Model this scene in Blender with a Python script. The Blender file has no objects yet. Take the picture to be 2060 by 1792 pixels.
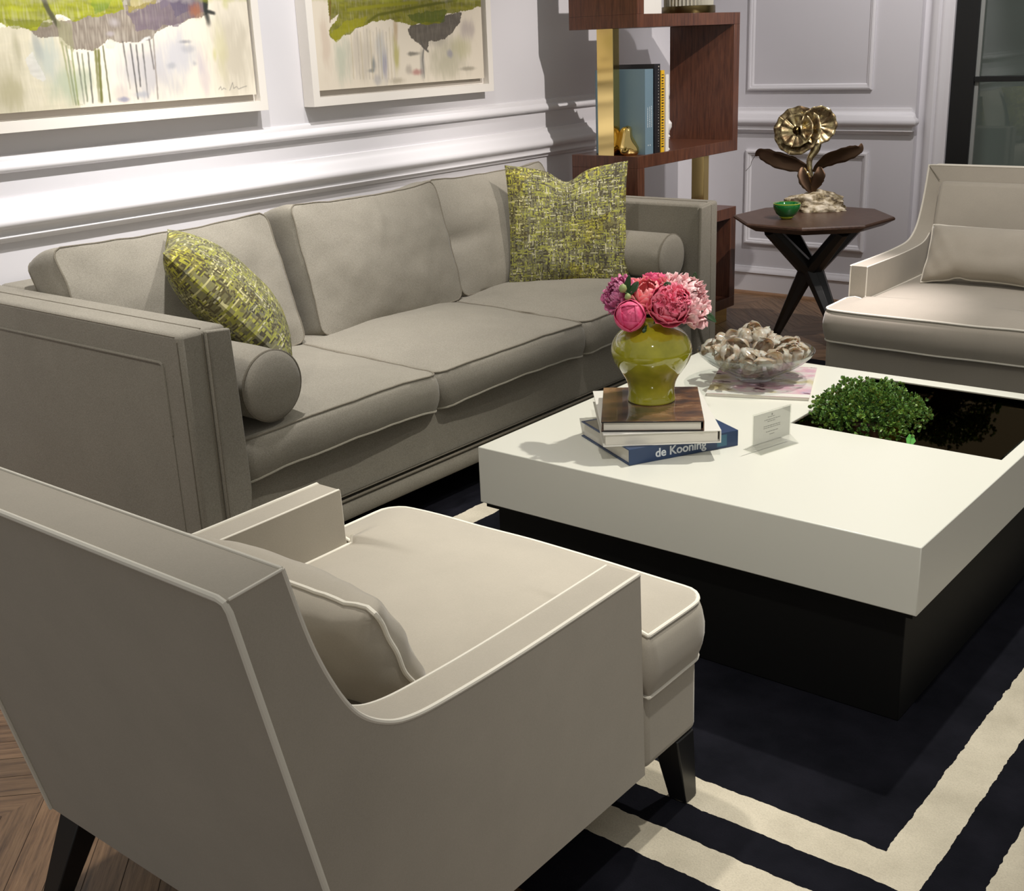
import bpy, bmesh, math, random
from mathutils import Vector, Matrix, noise
random.seed(7)
sc = bpy.context.scene
COL = sc.collection
PI = math.pi

# ------------------------------------------------------------------ camera model
W, H = 2060, 1792
CX, CZ = 2.98039, 1.5
YAW, PITCH, ROLL, FPX = -0.68893, 0.32914, -0.04171, 2386.13
def cam_axes():
    cyw, syw, cp, sp = math.cos(YAW), math.sin(YAW), math.cos(PITCH), math.sin(PITCH)
    F = Vector((syw*cp, cyw*cp, -sp)); R0 = Vector((cyw, -syw, 0)); U0 = R0.cross(F)
    R = math.cos(ROLL)*R0 + math.sin(ROLL)*U0
    U = -math.sin(ROLL)*R0 + math.cos(ROLL)*U0
    return F, R, U
CF, CR, CU = cam_axes()
CAM = Vector((CX, 0, CZ))
def at(ax, v, x, y):
    """measured photo point on a known plane of the room"""
    d = CF + CR*(x-1030)/FPX - CU*(y-896)/FPX
    k = 'XYZ'.index(ax); t = (v-CAM[k])/d[k]
    return CAM + d*t
cd = bpy.data.cameras.new('camera'); cam = bpy.data.objects.new('camera', cd); COL.objects.link(cam)
cam.matrix_world = Matrix(((CR.x, CU.x, -CF.x, CAM.x), (CR.y, CU.y, -CF.y, CAM.y), (CR.z, CU.z, -CF.z, CAM.z), (0, 0, 0, 1)))
cd.sensor_width = 36; cd.lens = FPX/W*36; cd.clip_start = .05
sc.camera = cam

# ------------------------------------------------------------------ materials
def mat(name, col, rough=.5, metal=0, **k):
    m = bpy.data.materials.new(name); m.use_nodes = True
    b = m.node_tree.nodes['Principled BSDF']
    b.inputs['Base Color'].default_value = (*col, 1)
    b.inputs['Roughness'].default_value = rough; b.inputs['Metallic'].default_value = metal
    for a, v in k.items():
        b.inputs[a.replace('_', ' ')].default_value = v
    return m
class NT:
    def __init__(s, m): s.t = m.node_tree; s.n = s.t.nodes; s.b = s.n['Principled BSDF']
    def add(s, typ, **k):
        nd = s.n.new(typ)
        for a, v in k.items(): setattr(nd, a, v)
        return nd
    def link(s, a, b): s.t.links.new(a, b)
    def coords(s, kind='Object', scale=(1, 1, 1), rot=(0, 0, 0)):
        tc = s.add('ShaderNodeTexCoord'); mp = s.add('ShaderNodeMapping')
        mp.inputs['Scale'].default_value = scale; mp.inputs['Rotation'].default_value = rot
        s.link(tc.outputs[kind], mp.inputs['Vector']); return mp.outputs['Vector']
    def noise(s, vec, scale, detail=3, rough=.6):
        n = s.add('ShaderNodeTexNoise'); n.inputs['Scale'].default_value = scale
        n.inputs['Detail'].default_value = detail; n.inputs['Roughness'].default_value = rough
        s.link(vec, n.inputs['Vector']); return n.outputs['Fac']
    def ramp(s, fac, stops, interp='LINEAR'):
        r = s.add('ShaderNodeValToRGB'); e = r.color_ramp.elements; r.color_ramp.interpolation = interp
        while len(e) < len(stops): e.new(.5)
        for el, (p, c) in zip(e, stops): el.position = p; el.color = (*c, 1)
        s.link(fac, r.inputs['Fac']); return r.outputs['Color']
    def mix(s, fac, a, b, mode='MIX'):
        m = s.add('ShaderNodeMix', data_type='RGBA', blend_type=mode)
        if isinstance(fac, (int, float)): m.inputs[0].default_value = fac
        else: s.link(fac, m.inputs[0])
        for i, x in ((6, a), (7, b)):
            if isinstance(x, tuple): m.inputs[i].default_value = (*x, 1)
            else: s.link(x, m.inputs[i])
        return m.outputs[2]
    def bump(s, h, st=.2, dist=.002):
        b = s.add('ShaderNodeBump'); b.inputs['Strength'].default_value = st; b.inputs['Distance'].default_value = dist
        s.link(h, b.inputs['Height']); s.link(b.outputs['Normal'], s.b.inputs['Normal'])
def fabric(name, c1, c2, scale=900, sheen=.3, st=.25, blotch=.08):
    m = mat(name, c1, .9); t = NT(m)
    v = t.coords()
    va = t.coords(scale=(.25, 1, 1)); vb = t.coords(scale=(1, .3, 1)); vc = t.coords(scale=(1, 1, .3))
    n1 = t.noise(va, scale, 2); n2 = t.noise(vb, scale*.9, 2); n3 = t.noise(vc, scale, 2)
    a = t.add('ShaderNodeMath', operation='ADD'); t.link(n1, a.inputs[0]); t.link(n2, a.inputs[1])
    b = t.add('ShaderNodeMath', operation='ADD'); t.link(a.outputs[0], b.inputs[0]); t.link(n3, b.inputs[1])
    d = t.add('ShaderNodeMath', operation='DIVIDE'); t.link(b.outputs[0], d.inputs[0]); d.inputs[1].default_value = 3
    c = t.ramp(d.outputs[0], [(.4, c2), (.6, c1)])
    bl = t.ramp(t.noise(v, 7, 3), [(.3, (1-blotch,)*3), (.7, (1, 1, 1))])
    t.link(t.mix(1, c, bl, 'MULTIPLY'), t.b.inputs['Base Color'])
    t.b.inputs['Sheen Weight'].default_value = sheen; t.b.inputs['Sheen Roughness'].default_value = .4
    t.b.inputs['Specular IOR Level'].default_value = .15
    t.bump(d.outputs[0], st, .0015)
    return m
M = {}
M['linen'] = fabric('sofa_linen', (.340, .315, .262), (.232, .213, .172), 620, .12, .35)
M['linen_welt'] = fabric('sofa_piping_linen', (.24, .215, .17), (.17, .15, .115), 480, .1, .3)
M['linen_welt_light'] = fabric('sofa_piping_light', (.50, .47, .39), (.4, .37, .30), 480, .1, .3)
M['velvet'] = fabric('chair_velvet', (.45, .41, .345), (.415, .378, .315), 700, .35, .08, .07)
M['velvet_welt'] = mat('chair_piping', (.80, .76, .66), .8, Sheen_Weight=.4)
def walnut(name, c1, c2, sc_=(1, 1, 9), rough=.35):
    m = mat(name, c1, rough); t = NT(m)
    v = t.coords(scale=sc_)
    n = t.noise(v, 10, 6, .65); 
    c = t.ramp(n, [(.3, c2), (.55, c1), (.75, tuple(x*1.35 for x in c1))])
    t.link(c, t.b.inputs['Base Color']); return m
M['walnut'] = walnut('walnut_veneer', (.112, .040, .020), (.045, .015, .009), (8, 8, .7), .32)
M['walnut_top'] = walnut('dark_walnut_top', (.085, .045, .030), (.04, .02, .014), (3, 14, 14), .38)
M['brass'] = mat('polished_brass', (.78, .60, .25), .12, 1)
M['gold'] = mat('aged_gold', (.62, .47, .22), .22, 1)
t = NT(M['gold']); v = t.coords(); n = t.noise(v, 28, 4)
t.link(t.ramp(n, [(.38, (.13, .085, .045)), (.52, (.40, .32, .18)), (.68, (.85, .70, .36))]), t.b.inputs['Base Color'])
t.link(t.ramp(n, [(.4, (.5, .5, .5)), (.65, (.16, .16, .16))]), t.b.inputs['Roughness'])
M['bronze'] = mat('dark_bronze_leaf', (.085, .05, .03), .4, .85)
M['black_wood'] = mat('black_lacquer_wood', (.012, .012, .013), .35)
M['wall'] = mat('wall_paint', (.70, .685, .71), .55)
M['trim'] = mat('trim_paint', (.77, .755, .775), .42)
M['frame'] = mat('white_frame_lacquer', (.80, .76, .70), .4)
M['tray'] = mat('frame_tray_shade', (.42, .38, .33), .6)  # white tray; the shade in the gap round the canvas is in this colour
M['table'] = mat('white_table_lacquer', (.78, .775, .70), .28)
M['plinth'] = mat('black_plinth', (.006, .006, .006), .55, Specular_IOR_Level=.2)
M['smoke'] = mat('smoked_bronze_mirror', (.15, .12, .075), .03, 1.0)
M['steel_black'] = mat('black_steel', (.006, .0065, .007), .45)
M['paper'] = mat('book_paper', (.72, .69, .62), .8)
M['white_cover'] = mat('white_book_cover', (.80, .78, .73), .35)
def thin_glass(name, tint, base=.05, rough=.01, edge=.85):
    """thin clear pane: see-through, reflecting more at grazing angles"""
    m = bpy.data.materials.new(name); m.use_nodes = True; nt = m.node_tree; nt.nodes.clear()
    o = nt.nodes.new('ShaderNodeOutputMaterial'); mx = nt.nodes.new('ShaderNodeMixShader'); tr = nt.nodes.new('ShaderNodeBsdfTransparent')
    gl = nt.nodes.new('ShaderNodeBsdfGlossy'); lw = nt.nodes.new('ShaderNodeLayerWeight')
    pw = nt.nodes.new('ShaderNodeMath'); pw.operation = 'POWER'; pw.inputs[1].default_value = 4
    ma = nt.nodes.new('ShaderNodeMath'); ma.operation = 'MULTIPLY_ADD'; ma.inputs[1].default_value = edge; ma.inputs[2].default_value = base
    tr.inputs['Color'].default_value = (*tint, 1); gl.inputs['Roughness'].default_value = rough
    nt.links.new(lw.outputs['Facing'], pw.inputs[0]); nt.links.new(pw.outputs[0], ma.inputs[0]); nt.links.new(ma.outputs[0], mx.inputs[0])
    nt.links.new(tr.outputs[0], mx.inputs[1]); nt.links.new(gl.outputs[0], mx.inputs[2]); nt.links.new(mx.outputs[0], o.inputs[0])
    return m
M['acrylic'] = thin_glass('clear_acrylic', (.972, .975, .962), .05)
M['card'] = mat('grey_white_card', (.78, .77, .73), .5)
M['ink'] = mat('grey_ink', (.25, .25, .22), .7)
M['glass'] = thin_glass('clear_glass', (.90, .925, .92), .07)
M['stem'] = mat('stem_green', (.06, .13, .03), .5)
M['leaf'] = mat('peony_leaf', (.02, .06, .018), .4)

# ------------------------------------------------------------------ mesh helpers
class MB:
    def __init__(s): s.v = []; s.f = []; s.mi = []; s.cur = 0
    def add(s, vs, fs):
        o = len(s.v); s.v += [Vector(p) for p in vs]
        for f in fs: s.f.append([i+o for i in f]); s.mi.append(s.cur)
        return s
    def box(s, x0, x1, y0, y1, z0, z1, mtx=None):
        vs = [Vector((x, y, z)) for x in (x0, x1) for y in (y0, y1) for z in (z0, z1)]
        if mtx: vs = [mtx @ p for p in vs]
        return s.add(vs, [(0, 1, 3, 2), (4, 6, 7, 5), (0, 4, 5, 1), (2, 3, 7, 6), (0, 2, 6, 4), (1, 5, 7, 3)])
    def prism(s, poly, axis, a, b, mtx=None):
        n = len(poly); vs = []
        for t in (a, b):
            for p in poly:
                q = {'x': (t, p[0], p[1]), 'y': (p[0], t, p[1]), 'z': (p[0], p[1], t)}[axis]
                vs.append(mtx @ Vector(q) if mtx else Vector(q))
        fs = [tuple(range(n)), tuple(range(2*n-1, n-1, -1))]
        for i in range(n): j = (i+1) % n; fs.append((j, i, i+n, j+n))
        return s.add(vs, fs)
    def tube(s, path, r, seg=8, closed=False, ends=True):
        path = [Vector(p) for p in path]; n = len(path); rs = r if isinstance(r, (list, tuple)) else [r]*n
        vs = []; fs = []; up = None
        for i, p in enumerate(path):
            if closed: d = path[(i+1) % n]-path[i-1]
            else: d = path[min(i+1, n-1)]-path[max(i-1, 0)]
            d = d.normalized() if d.length > 1e-9 else Vector((0, 0, 1))
            if up is None:
                up = Vector((0, 0, 1)) if abs(d.z) < .9 else Vector((1, 0, 0))
            a = up - d*up.dot(d)
            if a.length < 1e-6: a = d.orthogonal()
            a.normalize(); b = d.cross(a); up = a
            for k in range(seg):
                th = 2*PI*k/seg; vs.append(p+(a*math.cos(th)+b*math.sin(th))*rs[i])
        m = n if closed else n-1
        for i in range(m):
            j = (i+1) % n
            for k in range(seg):
                l = (k+1) % seg; fs.append((i*seg+k, i*seg+l, j*seg+l, j*seg+k))
        if not closed and ends:
            fs.append(tuple(range(seg-1, -1, -1))); fs.append(tuple(range((n-1)*seg, n*seg)))
        return s.add(vs, fs)
    def lathe(s, prof, c=(0, 0, 0), seg=48, mtx=None):
        vs = []; fs = []; n = len(prof); c = Vector(c)
        for k in range(seg):
            th = 2*PI*k/seg
            for r, z in prof:
                p = Vector((r*math.cos(th), r*math.sin(th), z))
                vs.append((mtx @ p if mtx else p)+c)
        for k in range(seg):
            l = (k+1) % seg
            for i in range(n-1):
                fs.append((k*n+i, l*n+i, l*n+i+1, k*n+i+1))
        return s.add(vs, fs)
    def grid(s, fn, nu, nv):
        vs = [fn(i/nu, j/nv) for i in range(nu+1) for j in range(nv+1)]
        fs = [(i*(nv+1)+j, (i+1)*(nv+1)+j, (i+1)*(nv+1)+j+1, i*(nv+1)+j+1) for i in range(nu) for j in range(nv)]
        return s.add(vs, fs)
    def build(s, name, m, parent=None, origin=None, bevel=0, smooth=True, angle=40, weld=0, seg=3, subsurf=0, world=False):
        """one mesh object; vertices given in the parent's frame (or world=True)"""
        if origin is None:
            if parent is None:
                xs = [p.x for p in s.v]; ys = [p.y for p in s.v]
                origin = Vector(((min(xs)+max(xs))/2, (min(ys)+max(ys))/2, min(p.z for p in s.v)))
            else: origin = Vector((0, 0, 0))
        origin = Vector(origin)
        off = origin.copy()
        if parent is not None and world: off = parent.location + origin
        me = bpy.data.meshes.new(name)
        me.from_pydata([p-off for p in s.v], [], s.f)
        ms = m if isinstance(m, list) else [m]
        for q in ms: me.materials.append(q)
        if len(ms) > 1:
            for p, i in zip(me.polygons, s.mi): p.material_index = i
        bm = bmesh.new(); bm.from_mesh(me)
        if weld: bmesh.ops.remove_doubles(bm, verts=bm.verts, dist=weld)
        bmesh.ops.recalc_face_normals(bm, faces=bm.faces)
        bm.to_mesh(me); bm.free()
        if smooth:
            me.shade_smooth(); me.set_sharp_from_angle(angle=math.radians(angle))
        o = bpy.data.objects.new(name, me); COL.objects.link(o)
        o.location = origin
        if parent is not None: o.parent = parent
        if bevel:
            b = o.modifiers.new('b', 'BEVEL'); b.width = bevel; b.segments = seg; b.limit_method = 'ANGLE'; b.angle_limit = math.radians(35)
            b.harden_normals = False
        if subsurf:
            u = o.modifiers.new('s', 'SUBSURF'); u.levels = subsurf; u.render_levels = subsurf
        return o
def thing(name, loc, label, cat, group=None, rz=0):
    o = bpy.data.objects.new(name, None); COL.objects.link(o); o.location = Vector(loc); o.rotation_euler.z = rz
    o.empty_display_size = .1
    return tag(o, label, cat, group)
def tag(o, label, cat, group=None, kind=None):
    o['label'] = label; o['category'] = cat
    if group: o['group'] = group
    if kind: o['kind'] = kind
    return o
def struct(o): o['kind'] = 'structure'; return o
def copy_tree(o, parent=None):
    c = o.copy(); COL.objects.link(c)
    if parent: c.parent = parent
    for ch in list(o.children): copy_tree(ch, c)
    return c
def spline(pts, n=8):
    """Catmull-Rom through points"""
    pts = [Vector(p) for p in pts]; out = []
    for i in range(len(pts)-1):
        p0 = pts[max(i-1, 0)]; p1 = pts[i]; p2 = pts[i+1]; p3 = pts[min(i+2, len(pts)-1)]
        for k in range(n):
            t = k/n
            out.append(.5*((2*p1)+(p2-p0)*t+(2*p0-5*p1+4*p2-p3)*t*t+(3*p1-p0-3*p2+p3)*t**3))
    out.append(pts[-1]); return out

# ---- box cushion with crown, and its piping
def box_cushion(hx, hy, hz, crown=.02, bulge=.01, rc=.04, deform=None, n=(26, 26, 5), mtx=None, wr=.003, seed=0, crown_b=None):
    cb = crown if crown_b is None else crown_b
    def f(u, v, w):
        x, y = u*hx, v*hy
        cxr, cyr = hx-rc, hy-rc
        dx, dy = abs(x)-cxr, abs(y)-cyr
        if dx > 0 and dy > 0:
            mx = max(dx, dy); l = math.hypot(dx, dy)
            if l > 1e-9:
                k = mx/l; x = math.copysign(cxr+dx*k, x); y = math.copysign(cyr+dy*k, y)
        s = 1-w*w
        x += math.copysign(abs(u)**10*bulge*s*(1-.3*v*v), u); y += math.copysign(abs(v)**10*bulge*s*(1-.3*u*u), v)
        cr = crown if w > 0 else cb
        z = w*hz + w*cr*(1-abs(u)**2.6)*(1-abs(v)**2.6)
        p = Vector((x, y, z))
        nn = noise.noise(Vector((x*6+seed, y*6, z*6)))*wr*1.6 + noise.noise(Vector((x*17+seed, y*17, z*17)))*wr*.5
        p += Vector((nn*.5, nn*.5, nn*(1 if w > 0 else -1)))
        if deform: p = deform(p)
        return mtx @ p if mtx else p
    b = MB(); nx, ny, nz = n
    for w in (-1, 1): b.grid(lambda a, c, w=w: f(2*a-1, 2*c-1, w), nx, ny)
    for u in (-1, 1): b.grid(lambda a, c, u=u: f(u, 2*a-1, 2*c-1), ny, nz)
    for v in (-1, 1): b.grid(lambda a, c, v=v: f(2*a-1, v, 2*c-1), nx, nz)
    def ring(w):
        P = []
        N = 30
        for i in range(N): P.append(f(-1+2*i/N, -1, w))
        for i in range(N): P.append(f(1, -1+2*i/N, w))
        for i in range(N): P.append(f(1-2*i/N, 1, w))
        for i in range(N): P.append(f(-1, 1-2*i/N, w))
        return P
    return b, ring
def knife_pillow(hx, hy, T, c=.06, deform=None, mtx=None, n=36, wr=.004, seed=0, pw=.55):
    def f(u, v, s):
        x = u*hx*(1-c*(1-v*v)); y = v*hy*(1-c*(1-u*u))
        t = T*((1-abs(u)**2.4)*(1-abs(v)**2.4))**pw
        p = Vector((x, y, s*t))
        nn = noise.noise(Vector((x*9+seed, y*9, s*3)))*wr*(t/T)
        p.z += nn
        if deform: p = deform(p)
        return mtx @ p if mtx else p
    b = MB()
    for s in (-1, 1): b.grid(lambda a, d, s=s: f(2*a-1, 2*d-1, s), n, n)
    P = []; N = 24
    for i in range(N): P.append(f(-1+2*i/N, -1, 1))
    for i in range(N): P.append(f(1, -1+2*i/N, 1))
    for i in range(N): P.append(f(1-2*i/N, 1, 1))
    for i in range(N): P.append(f(-1, 1-2*i/N, 1))
    return b, P
def frame3(c, xd, zd):
    """matrix: local x->xd, local z->zd (made orthogonal), origin c"""
    x = Vector(xd).normalized(); z = Vector(zd); z = (z-x*z.dot(x)).normalized(); y = z.cross(x)
    c = Vector(c)
    return Matrix(((x.x, y.x, z.x, c.x), (x.y, y.y, z.y, c.y), (x.z, y.z, z.z, c.z), (0, 0, 0, 1)))

# ================================================================== ROOM
XW, YB = -.72, 6.38
# left wall
struct(MB().box(XW-.12, XW, -1.0, YB+.12, 0, 3.0).build('wall_left', M['wall']))
# back wall pier
struct(MB().box(XW, .573, YB, YB+.16, 0, 3.0).build('wall_back', M['wall']))
# casing round the door: stepped, partly rounded section
prof = [(.573, YB+.05), (.590, YB+.052), (.604, YB+.045), (.614, YB+.028), (.624, YB+.014), (.640, YB+.006), (.658, YB+.004), (.664, YB+.012), (.668, YB+.022), (.674, YB+.014), (.690, YB+.012), (.706, YB+.018), (.722, YB+.014), (.737, YB+.014), (.737, YB+.16), (.573, YB+.16)]
struct(MB().prism(prof, 'z', 0, 3.0).build('trim_1', M['trim'], angle=50))
# rail profiles: (out from wall, z)
chair = [(0, 1.082), (.010, 1.080), (.013, 1.066), (.018, 1.058), (.030, 1.050), (.034, 1.034), (.046, 1.024), (.052, 1.012), (.050, 1.000), (.040, .992), (.030, .988), (.026, .978), (.026, .970), (.030, .966), (.030, .962), (.014, .952), (.011, .944), (0, .944)]
bead = [(0, 1.218), (.006, 1.216), (.009, 1.208), (.009, 1.197), (.014, 1.194), (.022, 1.186), (.026, 1.176), (.022, 1.166), (.012, 1.162), (0, 1.160)]
struct(MB().prism([(XW+d, z) for d, z in chair], 'y', -1.0, YB).build('trim_2', M['trim'], angle=50))
struct(MB().prism([(XW+d, z) for d, z in bead], 'y', -1.0, YB-.17).build('trim_3', M['trim'], angle=50))
def molding_rect(name, x0, x1, z0, z1, w=.034, d=.02):
    """picture moulding on the back wall, mitred, stepped section"""
    prof = [(0, 0), (0, d*.75), (.25, d), (.5, d*.92), (.55, d*.55), (.8, d*.5), (1, d*.15), (1, 0)]
    b = MB(); n = len(prof); vs = []
    for (cx_, cz_, sx, sz) in ((x0, z0, 1, 1), (x1, z0, -1, 1), (x1, z1, -1, -1), (x0, z1, 1, -1)):
        for t_, o in prof: vs.append((cx_+sx*t_*w, YB-o, cz_+sz*t_*w))
    fs = []
    for k in range(4):
        l = (k+1) % 4
        for i in range(n-1): fs.append((k*n+i, l*n+i, l*n+i+1, k*n+i+1))
    b.add(vs, fs)
    return struct(b.build(name, M['trim'], angle=30))
molding_rect('trim_4', -.407, .331, 1.172, 2.62)
molding_rect('trim_5', -.410, .331, .298, .843)
# back chair rail with a returned end
b = MB(); n = len(chair); OFFZ = -.004
vs = [(XW, YB-d, z+OFFZ) for d, z in chair]+[(.545+d, YB-d, z+OFFZ) for d, z in chair]+[(.545+d, YB, z+OFFZ) for d, z in chair]
fs = []
for k in range(2):
    for i in range(n-1): fs.append((k*n+i, (k+1)*n+i, (k+1)*n+i+1, k*n+i+1))
b.add(vs, fs); struct(b.build('trim_6', M['trim'], angle=50))
base = [(0, .165), (.008, .163), (.012, .150), (.020, .143), (.022, .128), (.014, .124), (.014, 0), (0, 0)]
struct(MB().prism([(YB-d, z) for d, z in base], 'x', XW, .573).build('baseboard_back', M['trim'], angle=50))
struct(MB().prism([(XW+d, z) for d, z in base], 'y', -1, YB-.014).build('baseboard_left', M['trim'], angle=50))
M['quarter'] = walnut('wood_quarter_round', (.30, .17, .09), (.2, .11, .06), (1, 9, 9), .5)
struct(MB().prism([(YB-.014, .0), (YB-.03, .0), (YB-.029, .008), (YB-.023, .015), (YB-.014, .018)], 'x', XW+.014, .573).build('trim_7', M['quarter']))

# floor: chevron planks, each with its own tone in a colour attribute (wood colour, not light)
def chevron_floor():
    me_v = []; me_f = []; col = []; uv = []
    w, pw = .50, .105; ang = 1.0
    x0, x1, y0, y1 = XW, 6.0, -1.2, 9.0
    rnd = random.Random(3); k = 0; x = x0
    # zigzag bands run across x; planks climb in y
    while x < x1:
        s = 1 if k % 2 == 0 else -1
        ya = y0-1.2
        while ya < y1+1.2:
            a = Vector((x, ya if s > 0 else ya+w*ang, 0)); c = Vector((x+w, ya+w*ang if s > 0 else ya, 0))
            o = len(me_v); e = .0011
            me_v += [a+Vector((0, e, 0)), c+Vector((0, e, 0)), c+Vector((0, pw-e, 0)), a+Vector((0, pw-e, 0))]
            me_f.append((o, o+1, o+2, o+3)); t_ = rnd.random(); col += [t_]*4
            u0 = rnd.random()*20; uv += [(u0, 0), (u0+w*1.4, 0), (u0+w*1.4, pw*.7), (u0, pw*.7)]
            ya += pw
        x += w; k += 1
    me = bpy.data.meshes.new('floor'); me.from_pydata(me_v, [], me_f)
    ca = me.attributes.new('plank', 'FLOAT', 'POINT'); ca.data.foreach_set('value', col)
    ul = me.uv_layers.new(name='uv')
    for l in me.loops: ul.data[l.index].uv = uv[l.vertex_index]
    m = mat('chevron_oak', (.3, .18, .1), .42); t = NT(m)
    at_ = t.add('ShaderNodeAttribute', attribute_name='plank')
    tc = t.add('ShaderNodeTexCoord'); mp = t.add('ShaderNodeMapping'); mp.inputs['Scale'].default_value = (1.6, 26, 1)
    t.link(tc.outputs['UV'], mp.inputs['Vector'])
    n = t.noise(mp.outputs['Vector'], 3.2, 6, .7)
    g = t.ramp(n, [(.34, (.095, .055, .030)), (.48, (.210, .125, .068)), (.68, (.325, .205, .115))])
    tone = t.ramp(at_.outputs['Fac'], [(0, (.72, .72, .72)), (1, (1.12, 1.08, 1.05))])
    t.link(t.mix(1, g, tone, 'MULTIPLY'), t.b.inputs['Base Color'])
    me.materials.append(m)
    o = bpy.data.objects.new('floor', me); COL.objects.link(o); struct(o)
    g = MB().box(x0, x1, y0, y1, -.05, -.0015).build('floor_base', mat('floor_gap', (.05, .03, .02), .8))
    g.name = 'floor.001'; struct(g)
chevron_floor()

# ---------------- door (black steel and glass) and what stands behind it
d = struct(bpy.data.objects.new('door_1', None)); COL.objects.link(d); d.location = (1.3, YB+.09, 0)
b = MB(); y0, y1 = YB+.03, YB+.12
b.box(.738, .853, y0, y1, 0, 3.0); b.box(1.80, 1.90, y0, y1, 0, 3.0)
b.box(.85, 1.80, y0, y1, 0, .30)
b.build('door_frame', M['steel_black'], d, world=True, bevel=.003)
for z0 in (.72, 1.204, 1.70, 2.2):
    MB().box(.853, 1.80, y0+.004, y1-.01, z0-.0, z0+.026).build('glazing_bar', M['steel_black'], d, world=True, bevel=.002)
MB().box(1.31, 1.335, y0+.004, y1-.01, .30, 3.0).build('glazing_bar', M['steel_black'], d, world=True, bevel=.002)
M['bead'] = mat('grey_glazing_bead', (.30, .31, .29), .4)
for zz in (.30, .746, 1.230, 1.726):
    z1_ = {.30: .72, .746: 1.204, 1.230: 1.70, 1.726: 2.2}[zz]
    MB().box(.853, .872, y0+.02, y0+.032, zz, z1_).build('glazing_bead', M['bead'], d, world=True)
M['pane'] = thin_glass('door_pane_glass', (.75, .79, .77), .05)
MB().box(.853, 1.80, y0+.035, y0+.041, .30, 3.0).build('pane', M['pane'], d, world=True)
b = MB(); b.box(-.2, 4.0, 8.0, 8.1, 0, 3.0)
struct(b.build('wall_far', mat('grey_green_wall', (.44, .47, .45), .8)))
# vase with twigs in the dark room behind the door
vb = thing('dark_floor_vase', (1.22, 7.2, 0), 'dark slender vase seen dimly through the glass door', 'vase')
MB().lathe([(0, 0), (.07, 0), (.09, .3), (.10, .75), (.075, .98), (.05, 1.08), (.055, 1.14), (0, 1.14)], (0, 0, 0), 24).build('body', mat('vase_dark', (.03, .03, .028), .4), vb)
pl = thing('leafy_twig_plant', (1.62, 7.2, 0), 'small leafy plant dimly visible low behind the glass door', 'plant')
MB().lathe([(0, 0), (.1, 0), (.13, .35), (.12, .36), (0, .34)], (0, 0, 0), 24).build('pot', mat('pot_dark', (.05, .05, .045), .5), pl)
b = MB(); r_ = random.Random(5)
for k in range(11):
    a = r_.random()*2*PI; L = .35+.35*r_.random(); tp = Vector((math.cos(a)*L*.5, math.sin(a)*L*.3, .36+L))
    pth = spline([(0, 0, .3), (tp.x*.4, tp.y*.4, .3+L*.55), tp], 5); b.tube(pth, .003, 5)
    for q in pth[3:]:
        for s_ in (1, -1):
            dr = Vector((s_*(.03+.02*r_.random()), .02*r_.random(), .03)); sd = Vector((0, .012, .012))
            b.add([q, q+dr*.5+sd, q+dr, q+dr*.5-sd], [(0, 1, 2, 3)])
b.build('foliage', mat('twig_green', (.025, .035, .025), .6), pl)

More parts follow.
